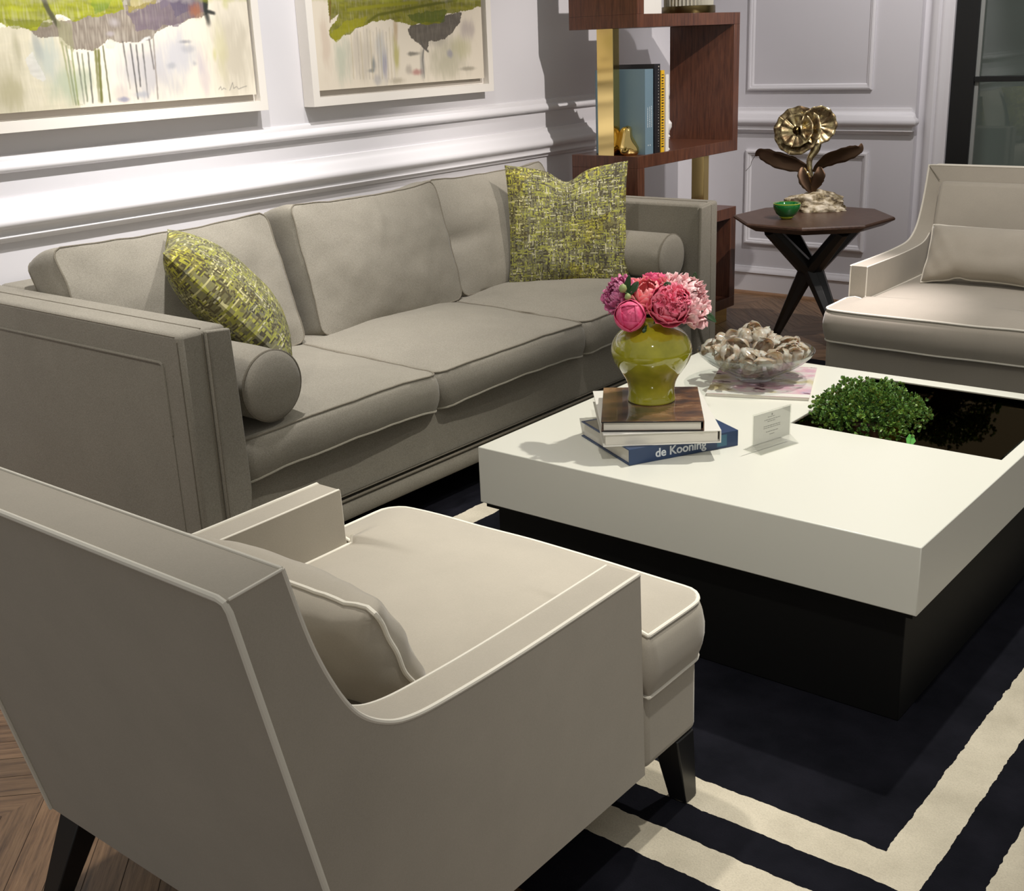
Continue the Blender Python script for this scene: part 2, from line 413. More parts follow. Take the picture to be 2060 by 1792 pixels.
# ================================================================== RUG
def rug():
    x0, x1, y0, y1 = -.02, 2.68, 1.40, 5.12
    navy = (.0085, .0085, .014)
    cream = (.60, .54, .42)
    frames = [(.502, 2.403, 1.790, 4.86, .092), (.125, 2.590, 1.602, 5.04, .094)]
    step = .0115
    nx, ny = int((x1-x0)/step), int((y1-y0)/step)
    vs = []; cv = []
    for i in range(nx+1):
        for j in range(ny+1):
            x, y = x0+(x1-x0)*i/nx, y0+(y1-y0)*j/ny
            vs.append((x, y, .012+.0012*noise.noise(Vector((x*30, y*30, 0)))))
            cv.append(0)
    fs = [(i*(ny+1)+j, (i+1)*(ny+1)+j, (i+1)*(ny+1)+j+1, i*(ny+1)+j+1) for i in range(nx) for j in range(ny)]
    b = MB(); b.add(vs, fs)
    # border skirt
    b.box(x0, x1, y0, y1, .001, .011)
    m = mat('wool_rug', navy, .95); t = NT(m)
    tc = t.add('ShaderNodeTexCoord'); wob = t.add('ShaderNodeTexNoise'); wob.inputs['Scale'].default_value = 34; wob.inputs['Detail'].default_value = 3
    t.link(tc.outputs['Object'], wob.inputs['Vector'])
    sub = t.add('ShaderNodeVectorMath', operation='SUBTRACT'); t.link(wob.outputs['Color'], sub.inputs[0]); sub.inputs[1].default_value = (.5, .5, .5)
    scl = t.add('ShaderNodeVectorMath', operation='SCALE'); t.link(sub.outputs[0], scl.inputs[0]); scl.inputs['Scale'].default_value = .013
    ad = t.add('ShaderNodeVectorMath', operation='ADD'); t.link(tc.outputs['Object'], ad.inputs[0]); t.link(scl.outputs[0], ad.inputs[1])
    sep = t.add('ShaderNodeSeparateXYZ'); t.link(ad.outputs[0], sep.inputs[0])
    def mth(op, a, c):
        q = t.add('ShaderNodeMath', operation=op)
        for i, z in enumerate((a, c)):
            if isinstance(z, (int, float)): q.inputs[i].default_value = z
            else: t.link(z, q.inputs[i])
        return q.outputs[0]
    tot = None
    for (a, c, e, f_, w) in frames:
        def inside(a, c, e, f_):
            p = mth('MULTIPLY', mth('GREATER_THAN', sep.outputs[0], a), mth('LESS_THAN', sep.outputs[0], c))
            q = mth('MULTIPLY', mth('GREATER_THAN', sep.outputs[1], e), mth('LESS_THAN', sep.outputs[1], f_))
            return mth('MULTIPLY', p, q)
        fr = mth('SUBTRACT', inside(a, c, e, f_), inside(a+w, c-w, e+w, f_-w))
        tot = fr if tot is None else mth('ADD', tot, fr)
    fib = t.noise(tc.outputs['Object'], 260, 3)
    big = t.noise(tc.outputs['Object'], 7, 3)
    nv = t.ramp(big, [(.3, (.0055, .0058, .0085)), (.7, (.0110, .0110, .0160))])
    cr_ = t.ramp(big, [(.3, (.52, .47, .37)), (.65, (.66, .60, .48))])
    cr2 = t.mix(1, cr_, t.ramp(fib, [(.3, (.86, .86, .86)), (.6, (1, 1, 1))]), 'MULTIPLY')
    t.link(t.mix(tot, nv, cr2), t.b.inputs['Base Color'])
    t.b.inputs['Sheen Weight'].default_value = .0; t.b.inputs['Specular IOR Level'].default_value = .05
    t.bump(fib, .5, .004)
    o = b.build('area_rug', m, origin=(0, 0, 0))
    tag(o, 'navy wool rug with cream border stripes under the white coffee table', 'rug')
rug()

# ================================================================== COFFEE TABLE
TX0, TX1, TY0, TY1, TZ, TZB = .972, 2.192, 2.292, 3.522, .460, .299
ct = thing('coffee_table', ((TX0+TX1)/2, (TY0+TY1)/2, 0), 'large square glossy white coffee table with sunken smoked mirror tray', 'table')
hx0, hx1, hy0, hy1 = 1.583, 2.157, 2.920, 3.472
b = MB()
def slab_hole(b, z0, z1):
    o = [(TX0, TY0), (TX1, TY0), (TX1, TY1), (TX0, TY1)]; i = [(hx0, hy0), (hx1, hy0), (hx1, hy1), (hx0, hy1)]
    vs = [(*p, z) for z in (z1, z0) for p in o+i]
    fs = []
    for k in range(4):
        l = (k+1) % 4
        fs.append((k, l, 4+l, 4+k)); fs.append((8+l, 8+k, 12+k, 12+l))
        fs.append((8+k, 8+l, l, k)); fs.append((4+k, 4+l, 12+l, 12+k))
    b.add(vs, fs)
slab_hole(b, TZB, TZ)
b.build('top_slab', M['table'], ct, world=True, bevel=.0025, seg=2)
e = .0015; dz = .10
b = MB()
b.box(hx0+e, hx1-e, hy0+e, hy1-e, TZ-dz-.006, TZ-dz)
b.box(hx0+e, hx0+.007, hy0+e, hy1-e, TZ-dz, TZ-.004); b.box(hx1-.007, hx1-e, hy0+e, hy1-e, TZ-dz, TZ-.004)
b.box(hx0+.007, hx1-.007, hy0+e, hy0+.007, TZ-dz, TZ-.004); b.box(hx0+.007, hx1-.007, hy1-.007, hy1-e, TZ-dz, TZ-.004)
q = b.build('mirror_tray', M['smoke'], ct, world=True, smooth=False); q['label'] = 'smoked bronze mirror lining'
g = .035
MB().box(TX0+.012, TX1-.012, TY0+.012, TY1-.012, TZB-.014, TZB-.001).build('shadow_gap_band', M['plinth'], ct, world=True)
MB().box(TX0+g, TX1-g, TY0+g, TY1-g, .013, TZB-.014).build('plinth', M['plinth'], ct, world=True, bevel=.002)

# ================================================================== SOFA
SY0, SY1, SXF, SXB = 1.755, 4.520, .450, -.70
AZ, AW = .822, .15
sofa = thing('sofa', ((SXF+SXB)/2, (SY0+SY1)/2, 0), 'long three seat linen sofa in greige against the panelled wall', 'sofa')
def sb(b, name, m='linen', **k): return b.build(name, M[m], sofa, world=True, **k)
# arms
for side, (ya, yb) in (('near', (SY0, SY0+AW)), ('far', (SY1-AW, SY1))):
    a = MB().box(SXB, SXF, ya, yb, .11, AZ)
    arm = sb(a, 'arm', bevel=.014)
    inner = yb if side == 'near' else ya
    s_ = 1 if side == 'near' else -1
    # raised front facing, its lower inner corner rounded
    fy0, fy1 = (ya+yb)/2, inner+s_*.004
    pts = [(fy0, AZ-.004), (fy1, AZ-.012), (fy1+s_*.006, .60), (fy1+s_*.010, .40), (fy1+s_*.008, .33), (fy1-s_*.006, .275), (fy1-s_*.03, .225), (fy0, .16)]
    pts = [(p.x, p.y) for p in spline([Vector((x, y, 0)) for x, y in pts[1:]], 4)]+[(fy0, AZ-.004)]
    f = MB().prism(pts, 'x', SXF-.004, SXF+.012); f.build('arm_facing', M['linen'], arm, world=False, bevel=.005).location = -sofa.location
    w = MB()
    outer = ya if side == 'near' else yb
    # seams on the front face
    for yy in (fy0-.0045, fy0+.0045): w.tube([(SXF+.012 if yy*s_ > fy0*s_ else SXF+.001, yy, AZ-.01), (SXF+.012 if yy*s_ > fy0*s_ else SXF+.001, yy, .16)], .0016, 6)
    w.tube([(SXF-.012, outer-s_*.0005, AZ-.02), (SXF-.012, outer-s_*.0005, .12)], .0016, 6)
    w.tube([(SXB+.02, fy0, AZ+.0005), (SXF-.01, fy0, AZ+.0005)], .0018, 6)
    w.tube([(SXB+.02, outer+s_*.002, AZ-.009), (SXF-.02, outer+s_*.002, AZ-.009)], .002, 6)
    w.build('seam', M['linen_welt'], arm).location = -sofa.location
    # outer inset panel edge on the side
    w = MB(); yy = outer-s_*.001; zt = AZ-.085; xf = SXF-.085
    w.tube([(SXB+.03, yy, zt)]+[(xf-.012, yy, zt), (xf-.003, yy, zt-.004), (xf, yy, zt-.014)]+[(xf, yy, zt-.2)], .0042, 8)
    w.tube([(xf, yy, zt-.2), (xf, yy, .13)], .002, 8)
    w.build('piping', M['linen'], arm).location = -sofa.location
# back frame
sb(MB().box(SXB, -.50, SY0+AW-.002, SY1-AW+.002, .11, AZ), 'back_frame', bevel=.014)
# base: rail, lower band, welt
yi0, yi1 = SY0+AW, SY1-AW
sb(MB().box(-.52, .415, yi0-.03, yi1+.03, .19, .395), 'seat_rail', bevel=.012)
prof = [(.30, .112), (.405, .112), (.425, .120), (.432, .135), (.432, .160), (.424, .178), (.30, .182)]
sb(MB().prism(prof, 'y', SY0+.02, SY1-.02), 'base_band', bevel=.004)
w = MB().tube([(.427, SY0+.16, .186), (.427, SY1-.16, .186)], .0045, 8)
w.tube([(.418, SY0+.16, .197), (.418, SY1-.16, .197)], .0022, 8)
sb(w, 'piping', 'linen_welt')
for x in (SXB+.08, SXF-.12):
    for y in (SY0+.08, SY1-.08):
        sb(MB().prism([(x-.025, .0125), (x+.025, .0125), (x+.03, .112), (x-.03, .112)], 'y', y-.028, y+.028), 'leg', 'black_wood')
# seat cushions
cw = (yi1-yi0)/3
for k in range(3):
    yc = yi0+cw*(k+.5)
    x0, x1 = -.30, .442
    fw = .0
    def dfm(p, k=k):
        # front bows out in the middle, corners sag
        u = p.y/(cw/2); q = p.copy()
        fr = max(0, min(1, (p.x+.37)/.74))
        q.x += .030*(1-u*u)*fr**3
        q.z -= .020*(abs(u)**3)*fr + (.012 if p.z < 0 else 0)*fr*abs(u)
        if k == 1: q.z -= .0*fr
        return q
    m_ = Matrix.Translation((x0+(x1-x0)/2, yc, .448))
    b, ring = box_cushion((x1-x0)/2, cw/2-.002, .056, .034, .016, .045, dfm, (30, 34, 6), m_, .0035, k*11.3, .004)
    c = sb(b, 'seat_cushion', weld=.0005, angle=60)
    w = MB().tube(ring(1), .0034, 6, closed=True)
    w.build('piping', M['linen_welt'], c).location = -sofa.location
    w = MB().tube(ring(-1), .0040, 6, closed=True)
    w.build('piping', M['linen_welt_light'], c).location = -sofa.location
# back cushions: boxed, leaning, x local = along wall (y world), y local = up, z local = to the front
BCU = [(1.912, 2.742, .0, .936), (2.822, 3.585, .035, .957), (3.602, 4.372, -.01, .950)]
for k, (ya, yb, fx, zt) in enumerate(BCU):
    yc = (ya+yb)/2; hw_ = (yb-ya)/2
    bot = Vector((-.285, yc, .486)); top = Vector((-.430+fx, yc, zt))
    up = (top-bot); hh = up.length/2; up.normalize()
    nrm = Vector((0, 1, 0)).cross(up); nrm = nrm if nrm.x > 0 else -nrm
    c0 = (top+bot)/2
    xd = up.cross(nrm); sy = 1 if xd.y > 0 else -1
    m_ = frame3(c0, xd, nrm)
    def dfm(p, k=k, hw_=hw_):
        q = p.copy(); u = p.x/hw_*sy; v = p.y/.24      # u: -1 near camera, +1 far
        q.y -= .012*(1-u*u)*max(0, v)**2
        q.y += .008*max(0, v)**4*(abs(u)**6)
        # upper corners pull back, pillow edge creases near the sides
        q.z -= .018*max(0, v)**3*abs(u)**4
        q.z += .006*math.sin(p.x*34*sy+p.y*30+k*2)*max(0, abs(u)-.5)*max(0, v+.4)
        q.z += .007*math.exp(-((p.x*sy+.06-p.y*.35)/.018)**2)*max(0, 1-abs(v-.45)*1.8)*(1 if k == 1 else .3)
        if k == 2: q.z -= .018*math.exp(-((u+1)/.5)**2)*math.exp(-((v+.05)/.14)**2)
        return q
    b, ring = box_cushion(hw_, hh, .085, .048, .012, .04, dfm, (44, 34, 8), m_, .007, 5+k*7.7, .01)
    c = sb(b, 'back_cushion', weld=.0005, angle=60)
    w = MB().tube(ring(1), .0030, 6, closed=True)
    w.build('piping', M['linen_welt'], c).location = -sofa.location
    w = MB().tube(ring(-1), .0030, 6, closed=True)
    w.build('piping', M['linen_welt'], c).location = -sofa.location

# bolsters
def bolster(loc, L, r, label):
    t_ = thing('bolster_pillow', loc, label, 'pillow', 'bolster pillows at the sofa arms')
    b = MB(); seg = 48
    def f(a, c):
        th = 2*PI*a; x = -L/2+L*c
        e_ = min(c, 1-c)*L
        rr = r*(1+.012*math.sin(PI*c)) - .004*math.exp(-e_/.012)
        rr += .0022*math.sin(th*9)*math.exp(-e_/.03)
        rr += .002*noise.noise(Vector((math.cos(th)*2, math.sin(th)*2, x*8)))
        return Vector((x, rr*math.cos(th), r+rr*math.sin(th)*.97))
    b.grid(f, seg, 30); b.build('body', M['linen'], t_, weld=.0002, angle=60)
    for s_ in (-1, 1):
        b = MB()
        pr = [(r-.002, 0), (r*.93, .008), (r*.75, .017), (r*.4, .024), (0, .026)]
        mt = Matrix.Rotation(s_*PI/2, 4, 'Y')
        b.lathe(pr, (s_*L/2, 0, r), 40, mt); b.build('end_panel', M['linen'], t_, weld=.0002, angle=70)
        w = MB().tube([(s_*(L/2+.001), (r-.001)*math.cos(a*2*PI/48), r+(r-.001)*.97*math.sin(a*2*PI/48)) for a in range(48)], .0035, 6, closed=True)
        w.build('piping', M['linen_welt'] if s_ > 0 else M['linen'], t_)
    return t_
bolster((.185, 2.040, .513), .52, .104, 'round greige bolster at the left end of the sofa, beside the near arm')
bolster((.095, 4.262, .513), .56, .100, 'round greige bolster at the far end of the sofa, below the bookcase')

# tweed pillows
def tweed():
    m = mat('chartreuse_tweed', (.4, .4, .1), .95); t = NT(m)
    def cells(scale, off):
        v0 = t.coords('UV', scale)
        wn = t.add('ShaderNodeTexNoise'); wn.inputs['Scale'].default_value = 14; t.link(t.coords('UV'), wn.inputs['Vector'])
        ws = t.add('ShaderNodeVectorMath', operation='SCALE'); t.link(wn.outputs['Color'], ws.inputs[0]); ws.inputs['Scale'].default_value = 2.2
        va_ = t.add('ShaderNodeVectorMath', operation='ADD'); t.link(v0, va_.inputs[0]); t.link(ws.outputs[0], va_.inputs[1]); v = va_.outputs[0]
        f = t.add('ShaderNodeVectorMath', operation='FLOOR'); t.link(v, f.inputs[0])
        a = t.add('ShaderNodeVectorMath', operation='ADD'); t.link(f.outputs[0], a.inputs[0]); a.inputs[1].default_value = (off, off*2, 0)
        w = t.add('ShaderNodeTexWhiteNoise', noise_dimensions='2D'); t.link(a.outputs[0], w.inputs['Vector']); return w.outputs['Value']
    pal1 = [(0, (.10, .085, .05)), (.20, (.19, .175, .09)), (.40, (.31, .31, .07)), (.55, (.24, .23, .13)), (.74, (.42, .42, .10)), (.90, (.58, .55, .36))]
    pal2 = [(0, (.08, .07, .05)), (.24, (.17, .16, .10)), (.46, (.28, .28, .08)), (.62, (.22, .21, .14)), (.80, (.37, .37, .10)), (.93, (.56, .53, .36))]
    base = t.ramp(cells((17, 108, 1), 3), pal1, 'CONSTANT'); other = t.ramp(cells((108, 15, 1), 11), pal2, 'CONSTANT')
    ck = cells((108, 108, 1), 23)
    st = t.ramp(ck, [(.5, (0, 0, 0)), (.501, (1, 1, 1))], 'CONSTANT')
    sep = t.mix(st, base, other)
    big = cells((6, 5, 1), 31); nz = t.noise(t.coords('UV'), 5, 2)
    p1 = t.ramp(big, [(0, (.80, .80, .80)), (.3, (1, 1, 1)), (.62, (1.05, 1.02, .70)), (.84, (1.10, 1.02, .42))], 'CONSTANT')
    p2 = t.ramp(nz, [(.35, (.78, .78, .78)), (.6, (1.1, 1.1, 1.0))])
    c = t.mix(1, t.mix(.75, (1, 1, 1), p1), p2, 'MULTIPLY')
    t.link(t.mix(1, sep, c, 'MULTIPLY'), t.b.inputs['Base Color'])
    t.bump(ck, .6, .004); return m
M['tweed'] = tweed()
def uv_from_grid(o, n):
    me = o.data; ul = me.uv_layers.new(name='uv')
    for l in me.loops:
        i = l.vertex_index % ((n+1)*(n+1))
        ul.data[l.index].uv = (i//(n+1)/n, i % (n+1)/n)
def tweed_pillow(c, xd, zd, hx, hy, T, label, deform=None, seed=0):
    n = 44
    b, P = knife_pillow(hx, hy, T, .055, deform, frame3((0, 0, 0), xd, zd), n, .008, seed)
    vs = b.v
    b2 = MB(); b2.v = vs; b2.f = b.f; b2.mi = b.mi
    o = b2.build('throw_pillow', M['tweed'], origin=(0, 0, 0), angle=180)
    uv_from_grid(o, n); o.location = c
    return tag(o, label, 'pillow', 'chartreuse tweed throw pillows')
def chop(p):
    q = p.copy(); k = math.exp(-(p.x/.06)**2)
    if p.y > 0: q.y -= .045*k*(p.y/.25)**2+.02*math.exp(-(p.x/.16)**2)*(p.y/.25)
    return q
# far pillow: bottom edge from (-.19,3.86) to (.20,4.19)
dx = Vector((.40, .30, 0)).normalized()
nn = Vector((dx.y, -dx.x, .16))
tweed_pillow(Vector((-.005, 4.055, .748)), dx, nn, .258, .262, .085, 'square chartreuse tweed pillow with a dented top in the far sofa corner', chop, 1)
dx2 = Vector((-.42, .255, 0)).normalized()
nn2 = Vector((.52, .80, .42))
def puff(p): return p
tweed_pillow(Vector((-.010, 2.272, .780)), Vector((-.55, .42, .0)), Vector((.42, .62, .66)), .25, .25, .105, 'chartreuse tweed pillow tipped on edge behind the near sofa arm', puff, 2)

# ================================================================== ARMCHAIRS
def make_chair(label):
    t_ = thing('armchair', (1.508, 1.30, 0), label, 'armchair', 'pale velvet armchairs')
    def B(b, name, m='velvet', p=t_, **k): return b.build(name, M[m], p, **k)
    up = spline([Vector((0, y, z)) for y, z in [(-.469, .908), (-.440, .80), (-.408, .72), (-.372, .660), (-.325, .622), (-.27, .602), (-.18, .594), (0, .590), (.318, .593)]], 6)
    hw = .4225; aw = .075
    lowc = [p for p in up if p.z < .665]
    side = [(-.330, .17)]+[(p.y, p.z) for p in lowc]+[(.331, .17)]
    for s_ in (-1, 1):
        a = MB().prism(side, 'x', s_*(hw-aw), s_*hw)
        arm = B(a, 'arm')
        w = MB()
        for xx, m_ in ((s_*(hw-.003), 1), (s_*(hw-aw+.003), 0)):
            pp = [Vector((xx, p.y, p.z-.0005)) for p in (up if m_ else lowc[4:])][:-1]
            pp += [Vector((xx, .316, .5925)), Vector((xx, .3178, .590))]
            w.tube(pp, .0042 if m_ else .0030, 8)
            w.tube([(xx, .3175, .590), (xx, .3185, .58), (xx, .3305 if m_ else .3225, .18 if m_ else .44)], .0026, 6)
        B(w, 'piping', 'velvet_welt', arm)
    # back: one slab over the full width, its front side edges following the sweep into the arms
    sweep = [(p.y, p.z) for p in up if p.z >= .655]
    back = MB().prism([(-.40, .17), (-.555, .90)]+sweep+[(lowc[0].y, lowc[0].z), (-.330, .17)], 'x', -hw, hw)
    bk = B(back, 'backrest', angle=30)
    w = MB(); r_ = .0048
    L = [Vector((-hw, -.402, .172)), Vector((-hw, -.553, .885)), Vector((-hw+.004, -.556, .897)), Vector((-hw+.014, -.557, .9005))]
    R = [Vector((-p.x, p.y, p.z)) for p in L[::-1]]
    w.tube(L+R, r_, 8)
    w.tube([(-hw+.002, -.469, .908), (hw-.002, -.469, .908)], .0026, 8)
    for s_ in (-1, 1):
        w.tube([(s_*hw, -.552, .901), (s_*hw, -.470, .908)], .0022, 8)
    B(w, 'piping', 'velvet_welt', bk)
    for s_ in (-1, 1):
        B(MB().tube([(s_*(hw-.004), -.467, .905), (s_*(hw-.062), -.446, .848)], .0014, 6), 'mitre_seam', 'linen_welt', bk)
    # inner pad
    pad = [(-.42, .50), (-.452, .842), (-.415, .850), (-.392, .83), (-.345, .66), (-.285, .46), (-.28, .40), (-.36, .38)]
    B(MB().prism(pad, 'x', -(hw-aw)+.004, hw-aw-.004), 'back_pad', bevel=.018, seg=4)
    # base
    b = MB().box(-(hw-aw), hw-aw, -.38, .34, .17, .33)
    B(b, 'seat_base', bevel=.004)
    b = MB().box(-hw+.002, hw-.002, .333, .530, .17, .338)
    B(b, 'front_rail', bevel=.020, seg=4)
    # T cushion
    hi, ho, yb, ym, yf = hw-aw-.003, hw+.004, -.36, .338, .552
    z0, z1 = .336, .462
    xs = sorted(set([-ho, -hi, hi, ho]+[-ho+2*ho*i/44 for i in range(45)])); ys = sorted(set([yb, ym, yf]+[yb+(yf-yb)*j/46 for j in range(47)]))
    def inside(x, y): return abs(x) <= hi+1e-6 or y >= ym-1e-6
    def dist(x, y):
        d = min(yf-y, y-yb)
        if y >= ym: d = min(d, ho-abs(x), math.hypot(max(0, abs(x)-hi), 0)+(y-ym) if abs(x) > hi else 9)
        else: d = min(d, hi-abs(x))
        return max(0, d)
    rc = .05
    def rnd(x, y):
        # round the two front corners in plan
        dx, dy = abs(x)-(ho-rc), y-(yf-rc)
        if dx > 0 and dy > 0:
            l = math.hypot(dx, dy); k = max(dx, dy)/l
            return math.copysign(ho-rc+dx*k, x), yf-rc+dy*k
        return x, y
    idx = {}; b = MB(); vs = []; fs = []
    for s_ in (1, -1):
        for i, x in enumerate(xs):
            for j, y in enumerate(ys):
                if not inside(x, y): continue
                d_ = dist(x, y); cr = .026*(1-math.exp(-d_/.09))
                X, Y = rnd(x, y); Y += .014*(1-(x/ho)**2)*max(0, (y-ym)/(yf-ym))**2
                z = (z1+cr) if s_ > 0 else z0
                z += .003*noise.noise(Vector((x*5, y*5, s_)))
                idx[(s_, i, j)] = len(vs); vs.append(Vector((X, Y, z)))
    edges = {}
    for s_ in (1, -1):
        for i in range(len(xs)-1):
            for j in range(len(ys)-1):
                k = [(s_, i, j), (s_, i+1, j), (s_, i+1, j+1), (s_, i, j+1)]
                mx, my = (xs[i]+xs[i+1])/2, (ys[j]+ys[j+1])/2
                if not (abs(mx) < hi or my > ym): continue
                fs.append(tuple(idx[q] for q in k))
                if s_ > 0:
                    for a, c in zip(k, k[1:]+k[:1]):
                        e_ = (a[1:], c[1:])
                        if (e_[1], e_[0]) in edges: del edges[(e_[1], e_[0])]
                        else: edges[e_] = 1
    nxt = {a: c for a, c in edges}
    st = next(iter(nxt)); loop = [st]; c = nxt[st]
    while c != st: loop.append(c); c = nxt[c]
    topl = [vs[idx[(1,)+q]] for q in loop]; botl = [vs[idx[(-1,)+q]] for q in loop]
    N = len(loop); rows = [[idx[(1,)+q] for q in loop]]
    for r in range(1, 5):
        w_ = r/5; row = []
        for i in range(N):
            a, c = topl[i-1], topl[(i+1) % N]; d_ = (c-a).normalized(); nr = Vector((d_.y, -d_.x, 0))
            p = topl[i].lerp(botl[i], w_)+nr*.014*(1-(2*w_-1)**2)
            row.append(len(vs)); vs.append(p)
        rows.append(row)
    rows.append([idx[(-1,)+q] for q in loop])
    for r in range(5):
        for i in range(N):
            j = (i+1) % N; fs.append((rows[r][i], rows[r][j], rows[r+1][j], rows[r+1][i]))
    b.add(vs, fs)
    c_ = B(b, 'seat_cushion', angle=75)
    w = MB().tube(topl, .0042, 8, closed=True); w.tube(botl, .0042, 8, closed=True)
    B(w, 'piping', 'velvet_welt', c_)
    for sx in (-1, 1):
        for (xa, ya, yb_, za) in ((.388, .484, .508, .175), (.385, -.35, -.435, .175)):
            vs = []
            for (cx_, cy_, z, h) in ((sx*xa, ya, za, .032), (sx*.40, yb_, .0 if yb_ < 0 else .0135, .021)):
                for (p, q) in ((-1, -1), (1, -1), (1, 1), (-1, 1)): vs.append((cx_+p*h, cy_+q*h, z))
            l = MB().add(vs, [(0, 1, 2, 3), (7, 6, 5, 4), (0, 4, 5, 1), (1, 5, 6, 2), (2, 6, 7, 3), (3, 7, 4, 0)])
            B(l, 'leg', 'black_wood', bevel=.003)
    return t_
chair1 = make_chair('pale taupe velvet armchair in the foreground, seen from behind')
chair2 = copy_tree(chair1)
chair2.location = (1.478, 4.83, 0); chair2.rotation_euler.z = PI
chair2['label'] = 'pale velvet armchair at the far end of the coffee table, facing the camera'
def lumbar(parent_loc, rz, label, seed, nz=.42):
    t_ = thing('lumbar_pillow', parent_loc, label, 'pillow', 'small velvet pillows on the armchairs', rz)
    n = Vector((0, .91, nz))
    def sg(p):
        q = p.copy(); k = math.exp(-((p.x-.12)/.03)**2)*max(0, p.y/.15)**2
        q.y -= .018*k + .026*(1-(p.x/.27)**2)*max(0, p.y/.13)
        q.z += .005*math.sin(p.x*50-p.y*70)*max(0, abs(p.x)/.27-.45)+.004*math.sin(p.x*90+p.y*60)*max(0, abs(p.x)/.27-.3)
        return q
    b, P = knife_pillow(.270, .122, .076, .03, sg, frame3((0, -.045, .112), (1, 0, 0), n), 38, .012, seed, .36)
    b.build('body', M['velvet'], t_, weld=.0002, angle=180)
    MB().tube(P, .0042, 8, closed=True).build('piping', M['velvet_welt'], t_)
    return t_
lumbar((1.530, 1.195, .476), 0, 'small taupe velvet pillow with pale piping on the foreground armchair seat', 3)
lumbar((1.492, 4.85, .482), PI, 'taupe velvet lumbar pillow propped on the far armchair facing the camera', 8)

